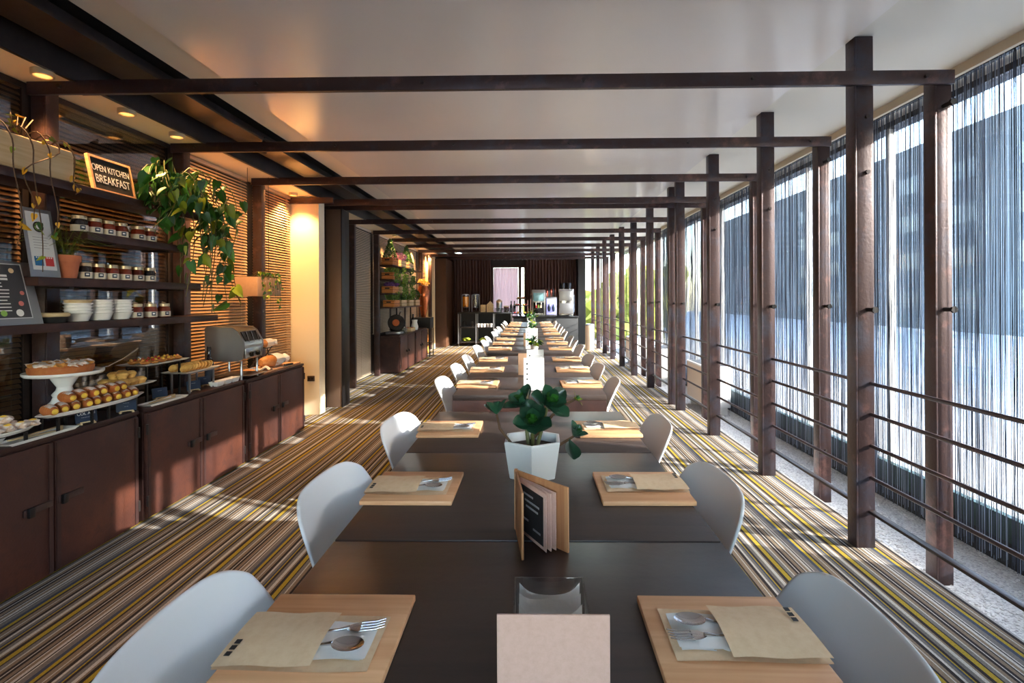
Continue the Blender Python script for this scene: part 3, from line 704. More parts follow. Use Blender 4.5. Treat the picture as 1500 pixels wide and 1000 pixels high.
def menu_card(x, y, h, w, label, rows=5):
    t = thing('table_card', label, 'card', (x, y, TZ), 0, 'white menu cards on the tables')
    T = Matrix.Rotation(R(-8), 4, 'X')
    MB().box(-w/2, -.001, .004, w/2, .001, h, T=T).build('sheet', 'paper', t)
    MB().box(-w/2, -.006, 0, w/2, .03, .004).build('foot', 'acrylic', t)
    for k in range(rows):
        z = h*(.2+.62*k/(rows-1))
        MB().lathe([(0, 0), (.005, 0), (.005, .0006), (0, .0006)], 10).build('printed_dot', 'ink', t, T @ Vector((-w*.33, -.0012, z)), (R(90-8), 0, 0))
        for q in (0, 1): MB().box(-w*.16, -.0016, z-.002-q*.008, w*(.40-.1*q), -.001, z+.0004-q*.008, T=T).build('printed_line', 'grey_print', t)
def kraft_holder(x, y, label):
    t = thing('card_holder', label, 'holder', (x, y, TZ), 0, 'kraft card holders on the tables')
    for yy in (-.03, .03): MB().box(-.055, yy-.0015, 0, .055, yy+.0015, .14, bev=.0007).build('face', 'kraft_box', t)
    MB().box(-.055, -.028, 0, .055, .028, .004).build('base', 'kraft_box', t)
    MB().box(-.045, -.02, .005, .045, .02, .12).build('napkin_stack', 'napkin', t)
menu_card(.014, 2.80, .185, .116, 'white menu card with black dots at the front of the second table')
menu_card(.024, 3.06, .205, .105, 'white menu card just behind the front one on the second table', 3)
kraft_holder(-.035, 3.42, 'kraft card holder behind the menu cards on the second table')
menu_card(.004, 5.10, .215, .125, 'white menu card standing on the third table', 5)
kraft_holder(-.03, 5.45, 'kraft card holder on the third table')
menu_card(.0, 7.9, .21, .125, 'white menu card standing on the fourth table', 5)
def leafy(label, loc, R0, h, spread, n, seed, mt='leaf', potm='pot_white', tall=.2, grp='small plants on the tables'):
    t = thing('potted_plant', label, 'plant', loc, 0, grp); rr = random.Random(seed)
    MB().lathe([(R0*.75, 0), (R0, h), (R0*.9, h), (R0*.85, h*.75), (0, h*.75)], 20).build('pot', potm, t)
    MB().lathe([(R0*.85, h*.7), (R0*.85, h*.8), (0, h*.83)], 12).build('soil', 'soil', t)
    for k in range(n):
        a = rr.uniform(0, 2*PI); d = spread*math.sqrt(rr.random()); z = h + tall*rr.random()
        inst('leaf', (LEAF, LEAF, LEAF_L, SUCC)[rr.randrange(4)], t, (d*math.cos(a), d*math.sin(a), z), (R(rr.uniform(-10, 70)), R(rr.uniform(-30, 30)), rr.uniform(0, 6.28)), rr.uniform(.45, .75))
    for k in range(4): MB().tube([(0, 0, h*.7), (rr.uniform(-.5, .5)*spread, rr.uniform(-.5, .5)*spread, h+tall*.9)], .003, 5).build('stem', 'stem', t)
leafy('small green plant in a white pot at the front of the third table', (.03, 4.90, TZ), .04, .06, .045, 26, 4, tall=.06)
leafy('tall light green plant in a white pot on the fourth table', (.012, 7.30, TZ), .05, .08, .07, 46, 6, tall=.2)
leafy('green plant in a white pot on the farthest table', (.0, 9.5, TZ), .05, .08, .08, 40, 8, tall=.22)
menu_card(.02, 9.85, .2, .12, 'white menu card standing on the farthest table', 5)

# ------------------------------------------------------------------ buffet cabinets
CZ = .65
def cabinet(y0, y1, label, x0=-2.50, x1=-2.215, handles=True, end=False):
    t = thing('buffet_cabinet', label, 'cabinet', (x1, (y0+y1)/2, 0), 0, 'rust steel buffet cabinets')
    L = y1-y0; D = x1-x0
    c = MB(); c.box(-D, -L/2, .012, -.006, L/2, CZ-.022); c.build('body', 'corten_dark', t)
    MB().box(-D, -L/2-.004, CZ-.02, .006, L/2+.004, CZ, bev=.002).build('worktop', 'corten_dark', t)
    for s in (-1, 1):
        a, b = (-L/2+.012, -.004) if s < 0 else (.004, L/2-.012)
        d = MB().box(-.005, a, .02, .012, b, CZ-.03, bev=.002).build('door', 'corten', t)
        MB().box(.0122, a+.004, .026, .017, a+.024, CZ-.036).build('stile', 'corten_dark', d); MB().box(.0122, b-.024, .026, .017, b-.004, CZ-.036).build('stile', 'corten_dark', d)
        yc = b-.075 if s < 0 else a+.075
        MB().box(.0125, yc-.066, .330, .020, yc+.066, .360, bev=.0015).build('latch_bar', 'rust', d)
        h = MB(); h.box(.0205, yc-.055, .322, .036, yc-.03, .366, bev=.003); h.build('latch_knob', 'black_steel', d)
        for zz in (.12, .53): MB().tube([(.016, (a if s < 0 else b), zz-.03), (.016, (a if s < 0 else b), zz+.03)], .007, 8).build('hinge', 'dark_steel', d)
    for sx in (-D+.04, -.04):
        for sy in (-L/2+.05, L/2-.05): MB().box(sx-.02, sy-.02, 0, sx+.02, sy+.02, .012).build('foot', 'black_steel', t)
    return t
cabinet(1.76, 2.765, 'dark rust steel cabinet under the cake stand and pastries, nearest the camera')
cabinet(2.805, 3.795, 'rust steel cabinet under the biscuits and toaster, in the middle')
cabinet(3.845, 4.80, 'rust steel cabinet under the bread board, beside the glowing panel')
cabinet(8.46, 9.56, 'rust steel cabinet under the far plant rack, nearer half', -2.61, -2.25)
cabinet(9.60, 10.70, 'rust steel cabinet under the far plant rack, farther half', -2.61, -2.25)

# ------------------------------------------------------------------ wall shelves and what stands on them
SX0, SX1 = -2.512, -2.31
SHZ = {1: 1.865, 2: 1.63, 3: 1.383, 4: 1.16}
for n, (a, b, lab) in {1: (1.75, 3.45, 'dark brown top shelf carrying the planter and sign'), 2: (2.56, 3.32, 'short dark brown shelf carrying the upper row of jars'), 3: (2.30, 3.45, 'dark brown shelf carrying the fern pot and middle jars'), 4: (1.75, 3.64, 'dark brown bottom shelf carrying the bowl stacks')}.items():
    t = thing('wall_shelf', lab, 'shelf', (SX1, a, SHZ[n]), 0, 'wall shelves above the buffet')
    MB().box(SX0-SX1, 0, -.042, 0, b-a, 0, bev=.003).build('board', 'corten_dark', t)
    for q in ([.2, b-a-.15] if n != 4 else [.2, 1.2]): MB().box(SX0-SX1+.01, q-.012, -.052, -.03, q+.012, -.043).build('bracket', 'dark_steel', t)

def jar(y, z, label, x=-2.39, dark=False, tag_paper=False):
    t = thing('jam_jar', label, 'jar', (x, y, z), 0, 'jam jars on the shelves')
    r = .036
    MB().lathe([(0, 0), (r*.95, 0), (r, .004), (r, .058), (r*.8, .070), (0, .070)], 20).build('glass', 'jam_dark' if dark else 'jam', t)
    MB().lathe([(r*.84, .0705), (r*.88, .0705), (r*.88, .086), (r*.8, .089), (0, .089)], 20).build('lid', 'jar_lid', t)
    m = MB(); m.grid(lambda u, v: (math.cos(u*2*PI)*(r+.0006), math.sin(u*2*PI)*(r+.0006), .005+.034*v), 24, 1)
    lb = m.build('label', 'jar_label', t)
    m = MB(); m.grid(lambda u, v: (math.cos(-.75+u*.65)*(r+.0012), math.sin(-.75+u*.65)*(r+.0012), .014+.022*v), 5, 1)
    m.build('printed_square', 'navy', lb)
    m = MB(); m.grid(lambda u, v: (math.cos(-.60+u*.35)*(r+.0016), math.sin(-.60+u*.35)*(r+.0016), .022+.008*v), 3, 1)
    m.build('printed_mark', 'chalk', lb)
    if tag_paper: MB().prism([(-.02, 0), (.02, 0), (-.015, .016)], -.001, .001, 'x').build('paper_tag', 'kraft', t, (0, 0, .0895), (R(8), 0, 0))
for n, ys in ((2, (2.60, 2.69, 2.775, 2.865, 2.995, 3.085)), (3, (2.625, 2.71, 2.80, 2.89, 2.985, 3.08)), (4, (2.975, 3.09, 3.205))):
    for k, yy in enumerate(ys):
        nm = {2: 'upper', 3: 'middle', 4: 'bottom'}[n]
        dk = (n == 2 and k == 0) or (n == 3 and k in (0, 5))
        jar(yy, SHZ[n], '%s jam jar with cream label, %s from the left in the %s row' % ('dark' if dk else 'red brown', ORD[k], nm), dark=dk, tag_paper=n == 4)

bowl_me = MB().lathe([(.038, 0), (.043, .002), (.057, .040), (.062, .042), (.062, .047), (.054, .047), (.040, .006), (0, .005)], 28).mesh('bowl', 'ceramic')
bowl_w = MB().lathe([(.038, 0), (.043, .002), (.057, .040), (.062, .042), (.062, .047), (.054, .047), (.040, .006), (0, .005)], 28).mesh('bowl', 'pale_wood')
for q, yy in enumerate((2.60, 2.735, 2.87)):
    for k in range(5):
        o = inst('bowl', bowl_w if k == 4 and q == 0 else bowl_me, None, (-2.40, yy, SHZ[4]+k*.0168))
        tag(o, '%s bowl, %s of the %s stack on the bottom shelf' % ('pale wood' if k == 4 and q == 0 else 'white', ['lowest', 'second lowest', 'middle', 'second highest', 'topmost'][k], ['left', 'middle', 'right'][q]), 'bowl', 'stacked bowls')
dsh = thing('wooden_dish', 'black and pale wood dish left of the bowl stacks', 'dish', (-2.40, 2.435, SHZ[4]))
MB().lathe([(0, 0), (.07, 0), (.082, .03), (.078, .03), (.066, .006), (0, .006)], 24, sx=1, sy=.9).build('bowl', 'black_matte', dsh)
MB().lathe([(.083, .030), (.088, .034), (.088, .046), (.08, .05), (.072, .036), (.078, .030)], 24, sy=.9).build('rim', 'pale_wood', dsh)

# wooden planter with a dry climber
pl = thing('wooden_planter', 'pale wooden planter box with a withered climber on the top shelf', 'planter', (-2.41, 2.12, SHZ[1]))
MB().box(-.09, -.37, 0, .098, .37, .158, bev=.012).build('box', 'pale_wood', pl)
MB().box(-.075, -.355, .1585, .083, .355, .164).build('soil', 'soil', pl)
rv = random.Random(9)
def vine(parent, pts, r, mt, n, mes, size, seed, hang=True):
    rr = random.Random(seed); pts = smooth(pts); r = r if not isinstance(r, list) else [r[0]+(r[-1]-r[0])*k/(len(pts)-1) for k in range(len(pts))]
    MB().tube(pts, r, 5).build('stem', mt, parent)
    P = [Vector(p) for p in pts]
    for k in range(n):
        t = rr.random()*(len(P)-1); i = min(int(t), len(P)-2); p = P[i].lerp(P[i+1], t-i)
        inst('leaf', rr.choice(mes), parent, p, (R(rr.uniform(-130, -50)) if hang else R(rr.uniform(-30, 40)), R(rr.uniform(-35, 35)), R(rr.uniform(0, 360))), size*rr.uniform(.7, 1.2))
for k, (yy, zz, yo) in enumerate(((.0, -.36, .05), (.09, -.46, .14), (.17, -.30, .22), (.22, -.22, .10), (.30, -.06, .34))):
    vine(pl, [(.03, yy, .165), (.085, yy+.02, .20), (.125, yy+.04, .12), (.12, yo, .0), (.128, yo+.03, zz*.6), (.12, yo+.01+.03*(k % 2), zz)], [.004, .004, .0035, .003, .003, .002], 'stem_brown', 5, [LEAF_L, LEAF_Y, LEAF], .34, k)
for k in range(9): inst('leaf', (LEAF_L, LEAF_Y)[k % 2], pl, (rv.uniform(-.03, .07), .05+.25*rv.random(), .18+.10*rv.random()), (R(rv.uniform(0, 60)), R(rv.uniform(-30, 30)), rv.uniform(0, 6)), rv.uniform(.3, .55))
for k in range(4): MB().tube([(.0, .12+.03*k, .164), (.02, .14+.02*k, .22), (.0, .15+.035*k, .28)], .003, 5).build('stem', 'stem_brown', pl)

# chalkboard sign: OPEN KITCHEN BREAKFAST
sg = thing('chalkboard_sign', 'wood framed chalkboard reading OPEN KITCHEN BREAKFAST', 'sign', (-2.345, 2.775, SHZ[1]))
SGW, SGH = .285, .20; lean = R(-12)
def leanM(lx): return Matrix.Rotation(lx, 4, 'Y')
T = leanM(lean)
MB().box(-.004, -SGW/2+.012, .012, .004, SGW/2-.012, SGH-.012, T=T).build('slate', 'chalkboard', sg)
fm = MB(); fm.box(-.008, -SGW/2, 0, .010, -SGW/2+.012, SGH, T=T); fm.box(-.008, SGW/2-.012, 0, .010, SGW/2, SGH, T=T); fm.box(-.008, -SGW/2+.012, 0, .010, SGW/2-.012, .012, T=T); fm.box(-.008, -SGW/2+.012, SGH-.012, .010, SGW/2-.012, SGH, T=T)
fm.build('frame', 'oak', sg)
rot = (T.to_3x3() @ Euler((R(90), 0, R(90))).to_matrix()).to_euler()
text('OPEN KITCHEN', .052, sg, T @ Vector((.0055, 0, .132)), rot, 'chalk', sx=.68)
text('BREAKFAST', .066, sg, T @ Vector((.0055, 0, .070)), rot, 'chalk', sx=.68)

# leaning black menu in a grey frame
mb_ = thing('menu_board', 'dark printed menu in a grey frame leaning on the bottom shelf, left edge', 'menu', (-2.325, 2.17, SHZ[4])); T = leanM(R(-14)); MW, MH = .34, .30
MB().box(-.005, -MW/2, 0, .0, MW/2, MH, bev=.001, T=T).build('back_panel', 'steel_dull', mb_)
MB().box(.0005, -MW/2+.03, .03, .002, MW/2-.045, MH-.012, T=T).build('white_border', 'paper', mb_)
sh_ = MB().box(.0022, -MW/2+.033, .034, .003, MW/2-.050, MH-.016, T=T).build('sheet', 'menu_black', mb_)
rr = random.Random(2)
for k in range(11):
    zz = .225-k*.016; wd = rr.uniform(.05, .12); MB().box(.0032, -.008-wd/2, zz, .0036, -.008+wd/2, zz+(.010 if k < 2 else .0045), T=T).build('printed_line', 'chalk', sh_)
for k, (yy, zz, mt, r) in enumerate(((-.05, .05, 'pink_print', .017), (.0, .055, 'green_print', .014), (.07, .056, 'chalk', .017), (.085, .10, 'pink_print', .012), (.10, .15, 'pink_print', .010), (-.03, .268, 'green_print', .010), (.02, .266, 'pink_print', .010), (.075, .255, 'kraft', .012))):
    MB().lathe([(0, 0), (r, 0), (r, .0005), (0, .0005)], 12).build('printed_fruit', mt, sh_, T @ Vector((.0032, yy, zz)), (0, R(90)+R(-14), 0))
# white clip sheet in an acrylic stand
cs = thing('clip_menu', 'white printed sheet in a clear stand beside the fern pot', 'menu', (-2.335, 2.365, SHZ[3])); T = leanM(R(-9)); CW, CH = .125, .335
MB().box(-.003, -CW/2-.012, 0, 0, CW/2+.012, CH, bev=.0008, T=T).build('stand', 'steel_dull', cs)
sh_ = MB().box(.0004, -CW/2+.004, .035, .0014, CW/2-.004, CH-.018, T=T).build('sheet', 'paper', cs)
for r0, r1, mt, q in ((.020, .026, 'ink', 0), (.0, .020, 'green_print', 0), (.0, .011, 'chalk', .0006)):
    MB().lathe([(r0, 0), (r1, 0), (r1, .0005+q), (r0, .0005+q)], 20).build('printed_logo', mt, sh_, T @ Vector((.0016, -.004, .245)), (0, R(90)-R(9), 0))
for k in range(5): MB().box(.0016, -.04, .14+k*.013, .0020, .035-.01*(k % 2), .1425+k*.013, T=T).build('printed_line', 'grey_print', sh_)
for yy, mt in ((-.026, 'blue_print'), (.026, 'red_print')):
    MB().box(.0016, yy-.021, .055, .0022, yy+.021, .100, T=T).build('printed_square', mt, sh_)
    for q in (-1, 0, 1): MB().box(.0023, yy+q*.011-.003, .092, .0027, yy+q*.011+.003, .098, T=T).build('printed_mark', 'chalk', sh_)
# fern in a clay pot
fp = thing('potted_fern', 'green fern in a terracotta pot on the middle shelf', 'plant', (-2.385, 2.515, SHZ[3]))
MB().lathe([(0, 0), (.044, 0), (.056, .085), (.062, .085), (.064, .118), (.058, .118), (.054, .10), (0, .10)], 24).build('pot', 'terracotta', fp)
MB().lathe([(.054, .098), (.054, .103), (0, .106)], 16).build('soil', 'soil', fp)
fr = MB(); rr = random.Random(8)
for k in range(60):
    a = rr.uniform(0, 2*PI); L = rr.uniform(.09, .19); up = rr.uniform(.05, .17)
    pts = [(rr.uniform(-.03, .03), rr.uniform(-.03, .03), .10), (math.cos(a)*L*.45, math.sin(a)*L*.45, .10+up), (math.cos(a)*L, math.sin(a)*L, .10+up*.65)]
    fr.tube(pts, [.0012, .001, .0006], 3, caps=False)
    for q in range(14):
        t = .2+.8*q/13; p = Vector(pts[0]).lerp(Vector(pts[1]), min(1, t*2)) if t < .5 else Vector(pts[1]).lerp(Vector(pts[2]), t*2-1)
        for s in (-1, 1):
            d = Vector((-math.sin(a), math.cos(a), .2))*s*.02*(1.1-t); e = Vector((math.cos(a), math.sin(a), 0))*.006
            fr.add([p, p+d+e, p+d*.6-e*.6], [(0, 1, 2)])
f_ = fr.build('fronds', 'fern', fp, smooth=False); f_['kind'] = 'stuff'

# cascading pothos
po = thing('trailing_pothos', 'large trailing pothos with glossy heart leaves hanging from the top shelf', 'plant', (-2.40, 3.24, SHZ[1]))
MB().lathe([(0, 0), (.07, 0), (.09, .13), (.083, .13), (.075, .1), (0, .1)], 20).build('pot', 'black_matte', po)
rr = random.Random(31); nl = 0
for k in range(34):
    y1 = rr.uniform(-.33, .42); x1 = rr.uniform(.06, .26); ln = rr.uniform(.15, .62)*(1.25 if -.12 < y1 < .34 else .55); top = rr.uniform(.14, .30)
    pts = [(rr.uniform(-.03, .03), rr.uniform(-.04, .04), .10), (x1*.5, y1*.55, top), (x1, y1, top-.10), (x1+.02, y1+.03, top-.1-ln*.5), (x1+rr.uniform(-.04, .04), y1+rr.uniform(-.05, .08), top-.1-ln)]
    MB().tube(smooth(pts, 3), .0028, 5).build('stem', 'stem', po); P = [Vector(p) for p in pts]
    for j in range(8):
        t = .8+rr.random()*3.2; i = min(int(t), 3); p = P[i].lerp(P[i+1], t-i)+Vector((rr.uniform(-.02, .05), rr.uniform(-.05, .05), rr.uniform(-.02, .03)))
        o = inst('leaf', LEAF_L if rr.random() < .14 else LEAF, po, p, (R(rr.uniform(-95, -25)), R(rr.uniform(-30, 30)), R(rr.uniform(-10, 190)-0)), rr.uniform(.5, 1.05))
for (px_, py_, pz_), n in (((.20, .40, -.50), 7), ((.16, .52, -.58), 8), ((.22, .30, -.62), 7)):
    vine(po, [(.1, .2, .1), (.2, .3, -.1), (.19, (.3+py_)/2, pz_*.6), (px_, py_, pz_)], .0025, 'stem', n, [LEAF, LEAF, LEAF_L], 1.0, int(py_*100))

# hanging planter with small ivy
hp = thing('hanging_planter', 'tan box planter hung on cords above the toaster with trailing ivy', 'planter', (-2.42, 4.39, 1.30))
MB().box(-.10, -.20, 0, .10, .20, .165, bev=.004).build('box', 'kraft_box', hp)
MB().box(-.09, -.19, .1655, .09, .19, .170).build('soil', 'soil', hp)
for yy in (-.17, .17): MB().tube([(0, yy, .165), (.0, yy, 1.098)], .002, 5).build('cord', 'black_steel', hp)
for k in range(9): vine(hp, [(.02, -.17+.04*k, .17), (.10, -.17+.042*k, .21), (.125, -.16+.04*k, .1), (.12, -.17+.045*k, .1-.05*(k % 4)-.05)], .0018, 'stem', 9, [LEAF, LEAF, LEAF_L], .30, 50+k)

# ------------------------------------------------------------------ food on the buffet
RP = random.Random(77)
def riser(x0, y0, x1, y1, z, label, mt='black_steel'):
    t = thing('display_riser', label, 'stand', ((x0+x1)/2, (y0+y1)/2, CZ), 0, 'black wire risers on the buffet'); h = z-CZ; a, b = (x1-x0)/2, (y1-y0)/2
    for sx in (-1, 1):
        for sy in (-1, 1): MB().box(sx*a-.005, sy*b-.005, 0, sx*a+.005, sy*b+.005, h-.009).build('leg', mt, t)
    fm = MB(); fm.box(-a-.005, -b-.005, h-.008, a+.005, -b+.005, h); fm.box(-a-.005, b-.005, h-.008, a+.005, b+.005, h); fm.box(-a-.005, -b+.006, h-.008, -a+.005, b-.006, h); fm.box(a-.005, -b+.006, h-.008, a+.005, b-.006, h)
    fm.build('frame', mt, t)
def platter(x0, y0, x1, y1, z, label, oval=False, lip=.012, rz=0):
    t = MB(); a, b = (x1-x0)/2, (y1-y0)/2
    if oval:
        t.lathe([(0, 0), (.86, 0), (1, lip), (.98, lip+.003), (.85, .005), (0, .005)], 36, sx=a, sy=b)
        t.v = [(p[0], p[1], p[2]) for p in t.v]
    else:
        n = [(-a, -b), (a, -b), (a, b), (-a, b)]; q = .88
        vs = [(x*q, y*q, 0) for x, y in n] + [(x, y, lip) for x, y in n] + [(x*.975, y*.975, lip+.001) for x, y in n] + [(x*q*.97, y*q*.97, .004) for x, y in n]
        fs = [(3, 2, 1, 0), (12, 13, 14, 15)]
        for k in range(3): fs += [(k*4+i, k*4+(i+1) % 4, k*4+4+(i+1) % 4, k*4+4+i) for i in range(4)]
        t.add(vs, fs)
    return tag(t.build('platter', 'ceramic', loc=((x0+x1)/2, (y0+y1)/2, z), rot=(0, 0, rz)), label, 'platter', 'white platters on the buffet')
# cake stand and cake
riser(-2.42, 2.42, -2.30, 2.54, .745, 'low black riser under the cake stand')
ks = thing('cake_stand', 'white footed cake stand holding the apple cake', 'cake stand', (-2.36, 2.48, .7455))
MB().lathe([(0, 0), (.062, 0), (.066, .008), (.052, .022), (.045, .04), (.05, .055), (.034, .075), (.03, .09), (.05, .125), (.06, .148)], 32).build('foot', 'ceramic', ks)
MB().lathe([(.06, .149), (.150, .152), (.158, .160), (.158, .170), (.152, .168), (.145, .160), (0, .158)], 48).build('plate', 'ceramic', ks)
ck = thing('apple_cake', 'round apple cake dusted with sugar on the white stand', 'cake', (-2.37, 2.475, .905))
m = MB(); m.lathe([(0, 0), (.118, 0), (.126, .012), (.128, .034), (.118, .044), (.06, .047), (0, .048)], 48, sy=1.02); m.build('base', 'pastry_dark', ck)
for k in range(26):
    r0 = .10 if k < 15 else .045; a = k*2*PI/15 if k < 15 else k*2*PI/11
    bm_ = MB(); bm_.blob((r0*math.cos(a), r0*math.sin(a), .047), .026, 2, .35, k, squash=(1, 1.1, .5)); bm_.build('apple_topping', ['sugar', 'pastry', 'sugar'][k % 3], ck)
cake_server = thing('cake_server', 'steel cake server resting on the stand edge', 'server', (-2.27, 2.64, .918))
MB().tube([(0, 0, 0), (.0, .10, .03), (.005, .19, .075)], [.004, .004, .006], 6).build('handle', 'chrome', cake_server)
MB().prism([(-.018, -.06), (.018, -.06), (.01, .0), (-.01, .0)], 0, .002, 'z').build('blade', 'chrome', cake_server)
# cream horns
riser(-2.30, 2.30, -2.22, 2.48, .725, 'black riser under the near half of the cream horn platter'); riser(-2.30, 2.58, -2.22, 2.76, .725, 'black riser under the far half of the cream horn platter')
platter(-2.315, 2.22, -2.175, 2.84, .726, 'long oval white platter of cream horns', True, .016)
def horn_proto():
    t = thing('cream_horn', '', 'pastry', (0, 0, 0), 0, 'cream filled pastry horns')
    m = MB(); n = 28
    for k in range(n):
        pass
    pr = []
    for k in range(15):
        u = k/14; pr.append((.010+.016*math.sin(PI*min(1, .15+.8*u))+.0025*(k % 2), u*.105))
    pr = [(0, 0)]+pr+[(.013, .106), (.013, .098), (0, .098)]
    m.lathe(pr, 16); m.build('shell', 'pastry_dark', t, (-.0525, 0, .026), (0, R(90), 0))
    MB().lathe([(0, .094), (.014, .097), (.0125, .106), (.006, .111), (0, .112)], 14).build('custard', 'custard', t, (-.0525, 0, .026), (0, R(90), 0))
    s = MB(); s.grid(lambda u, v: (-.045+.085*u, math.sin((v-.5)*1.6)*(.018+.006*math.sin(PI*u)), .0285+math.cos((v-.5)*1.6)*(.016+.0095*math.sin(PI*(.1+.8*u)))), 12, 6); s.build('sugar_dusting', 'sugar', t)
    return t
hp0 = horn_proto(); used = False
hs = []
for k in range(9): hs.append((-2.245, 2.285+k*.060, .7315, R(-30+RP.uniform(-8, 8)), 'front row'))
for k in range(6): hs.append((-2.25, 2.38+k*.062, .776, R(-26+RP.uniform(-8, 8)), 'upper row'))
for k, (x, y, z, a, row) in enumerate(hs):
    t = hp0 if k == 0 else copy_tree(hp0)
    t.location = (x, y, z); t.rotation_euler = (0, 0, a); t['label'] = 'sugar dusted cream horn, %s from the left in the %s' % (ORD[k if k < 9 else k-9], row)
# sugared buns at the left edge
riser(-2.33, 1.98, -2.23, 2.16, .70, 'black riser under the sugared buns')
platter(-2.36, 1.90, -2.19, 2.235, .701, 'white platter of sugar dusted buns at the left edge', True, .014)
for k in range(10):
    x, y, z = (-2.235, 1.98+k*.052, .712) if k < 5 else (-2.305, 2.0+(k-5)*.05, .716) if k < 9 else (-2.27, 2.10, .745)
    t = thing('sugared_bun', 'sugar dusted custard bun, ' + ['%s from the left at the front' % ORD[k] if k < 5 else '%s from the left at the back' % ORD[k-5] if k < 9 else 'resting on top of the others'][0], 'bun', (x, y, z), 0, 'sugared buns')
    MB().blob((0, 0, .014), .034, 2, .25, k, squash=(1, 1, .5)).build('dough', 'sugar', t); MB().blob((.008, .0, .028), .014, 1, .2, k, squash=(1, 1, .5)).build('filling', 'custard', t)
# muffins
riser(-2.43, 2.76, -2.30, 2.94, .775, 'black riser under the muffin platter')
platter(-2.46, 2.72, -2.27, 2.985, .776, 'square white platter of small muffins', False, .01)
mf0 = MB().lathe([(0, 0), (.022, 0), (.028, .018)], 14).lathe([(.028, .018), (.032, .022), (.030, .032), (.018, .041), (0, .043)], 14)
mf = mf0.mesh('muffin', 'muffin')
mpos = [(-2.30-.055*i, 2.775+.058*j, .781) for i in range(3) for j in range(3)] + [(-2.33-.05*i, 2.80+.058*j, .823) for i in range(2) for j in range(2)]
for k, p in enumerate(mpos):
    lb = 'golden muffin, %s from the left in the %s row' % (ORD[k % 3], ['front', 'middle', 'back'][k//3]) if k < 9 else 'golden muffin on the upper layer, %s one from the left, %s' % (ORD[(k-9) % 2], ['front', 'back'][(k-9)//2])
    tag(inst('muffin', mf, None, p, (0, 0, k), RP.uniform(.92, 1.05)), lb, 'muffin', 'small muffins')
# fruit tarts on the tall riser
riser(-2.45, 2.98, -2.33, 3.26, .872, 'tall black riser under the fruit tarts')
platter(-2.48, 2.93, -2.30, 3.32, .873, 'rectangular white platter of fruit tarts', False, .01)
for k in range(10):
    x, y = -2.345-.075*(k // 5), 2.985+.068*(k % 5)
    t = thing('fruit_tart', 'small glazed fruit tart, %s from the left in the %s row' % (ORD[k % 5], ['front', 'back'][k//5]), 'tart', (x, y, .8785), 0, 'fruit tarts')
    MB().blob((0, 0, .012), .03, 2, .2, k+5, squash=(1, 1, .42)).build('crust', 'pastry', t)
    for q in range(3): MB().blob((.012*math.cos(q*2.1+k), .012*math.sin(q*2.1+k), .025), .009, 1, .1, q).build('topping', ['berry', 'custard', 'pastry'][(q+k) % 3], t)
# biscuits on the second tall riser
riser(-2.39, 3.27, -2.27, 3.52, .785, 'steel legged riser under the biscuits', 'steel_dull')
platter(-2.42, 3.21, -2.25, 3.57, .786, 'rectangular white platter of overlapping biscuits', False, .01)
bi = MB().lathe([(0, -.005), (.024, -.005), (.028, 0), (.024, .006), (0, .008)], 14).mesh('biscuit', 'muffin')
for k in range(18):
    o = inst('biscuit', bi, None, (-2.295-.075*(k//9), 3.255+.032*(k % 9), .818), (R(62+RP.uniform(-5, 5)), 0, R(RP.uniform(-10, 10))), RP.uniform(.92, 1.06))
    tag(o, 'golden biscuit, %s from the left in the %s row' % (ORD[k % 9], ['front', 'back'][k//9]), 'biscuit', 'overlapping biscuits')
# tong plates
def tongs(x, y, z, rz, label):
    t = thing('serving_tongs', label, 'tongs', (x, y, z), rz, 'wooden serving tongs')
    for s in (-1, 1): MB().box(-.008, -.11, .002+(.010 if s > 0 else 0), .008, .11, .006+(.010 if s > 0 else 0), bev=.001, T=Matrix.Rotation(s*R(2.5), 4, 'Z') @ Matrix.Rotation(s*R(2), 4, 'X')).build('arm', 'pale_wood', t)
    MB().box(-.008, .098, -.001, .008, .116, .02, bev=.002).build('joint', 'pale_wood', t)
platter(-2.29, 2.06, -2.20, 2.39, CZ+.0005, 'narrow white tray holding tongs at the left end of the counter'); tongs(-2.245, 2.22, CZ+.008, R(-4), 'wooden tongs on the left tray')
platter(-2.29, 2.845, -2.205, 3.17, CZ+.0005, 'narrow white tray holding tongs below the fruit tarts'); tongs(-2.248, 3.0, CZ+.008, R(6), 'wooden tongs on the tray below the fruit tarts')
bw = MB().lathe([(0, 0), (.035, 0), (.06, .035), (.057, .035), (.033, .005), (0, .005)], 24)
tag(bw.build('dip_bowl', 'ceramic', loc=(-2.33, 2.10, CZ)), 'small white bowl behind the left tongs tray', 'bowl')
# chalk labels
def chalk_tag(x, y, label, lines, rz=R(-25)):
    t = thing('price_tag', label, 'tag', (x, y, CZ), rz, 'chalk tags on the buffet'); T = Matrix.Rotation(R(-10), 4, 'Y')
    MB().box(-.002, -.045, .008, .002, .045, .07, bev=.001, T=T).build('slate', 'navy', t)
    for yy in (-.028, .028): MB().box(-.02, yy-.005, 0, .016, yy+.005, .008, bev=.001).build('clip', 'pale_wood', t)
    MB().box(.004, -.03, .008, .010, .03, .014, bev=.001).build('clip_bar', 'pale_wood', t)
    rot = (T.to_3x3() @ Euler((R(90), 0, R(90))).to_matrix()).to_euler()
    for k, (s, sz) in enumerate(lines): text(s, sz, t, T @ Vector((.0024, 0, .052-.019*k)), rot, 'chalk', ex=.0002)
chalk_tag(-2.237, 2.47, 'navy chalk tag under the cream horns', [('COL AMI', .019), ('···········', .015)])
chalk_tag(-2.237, 2.715, 'navy chalk tag at the far end of the horn platter', [('·······', .015), ('·····', .015)], R(-40))
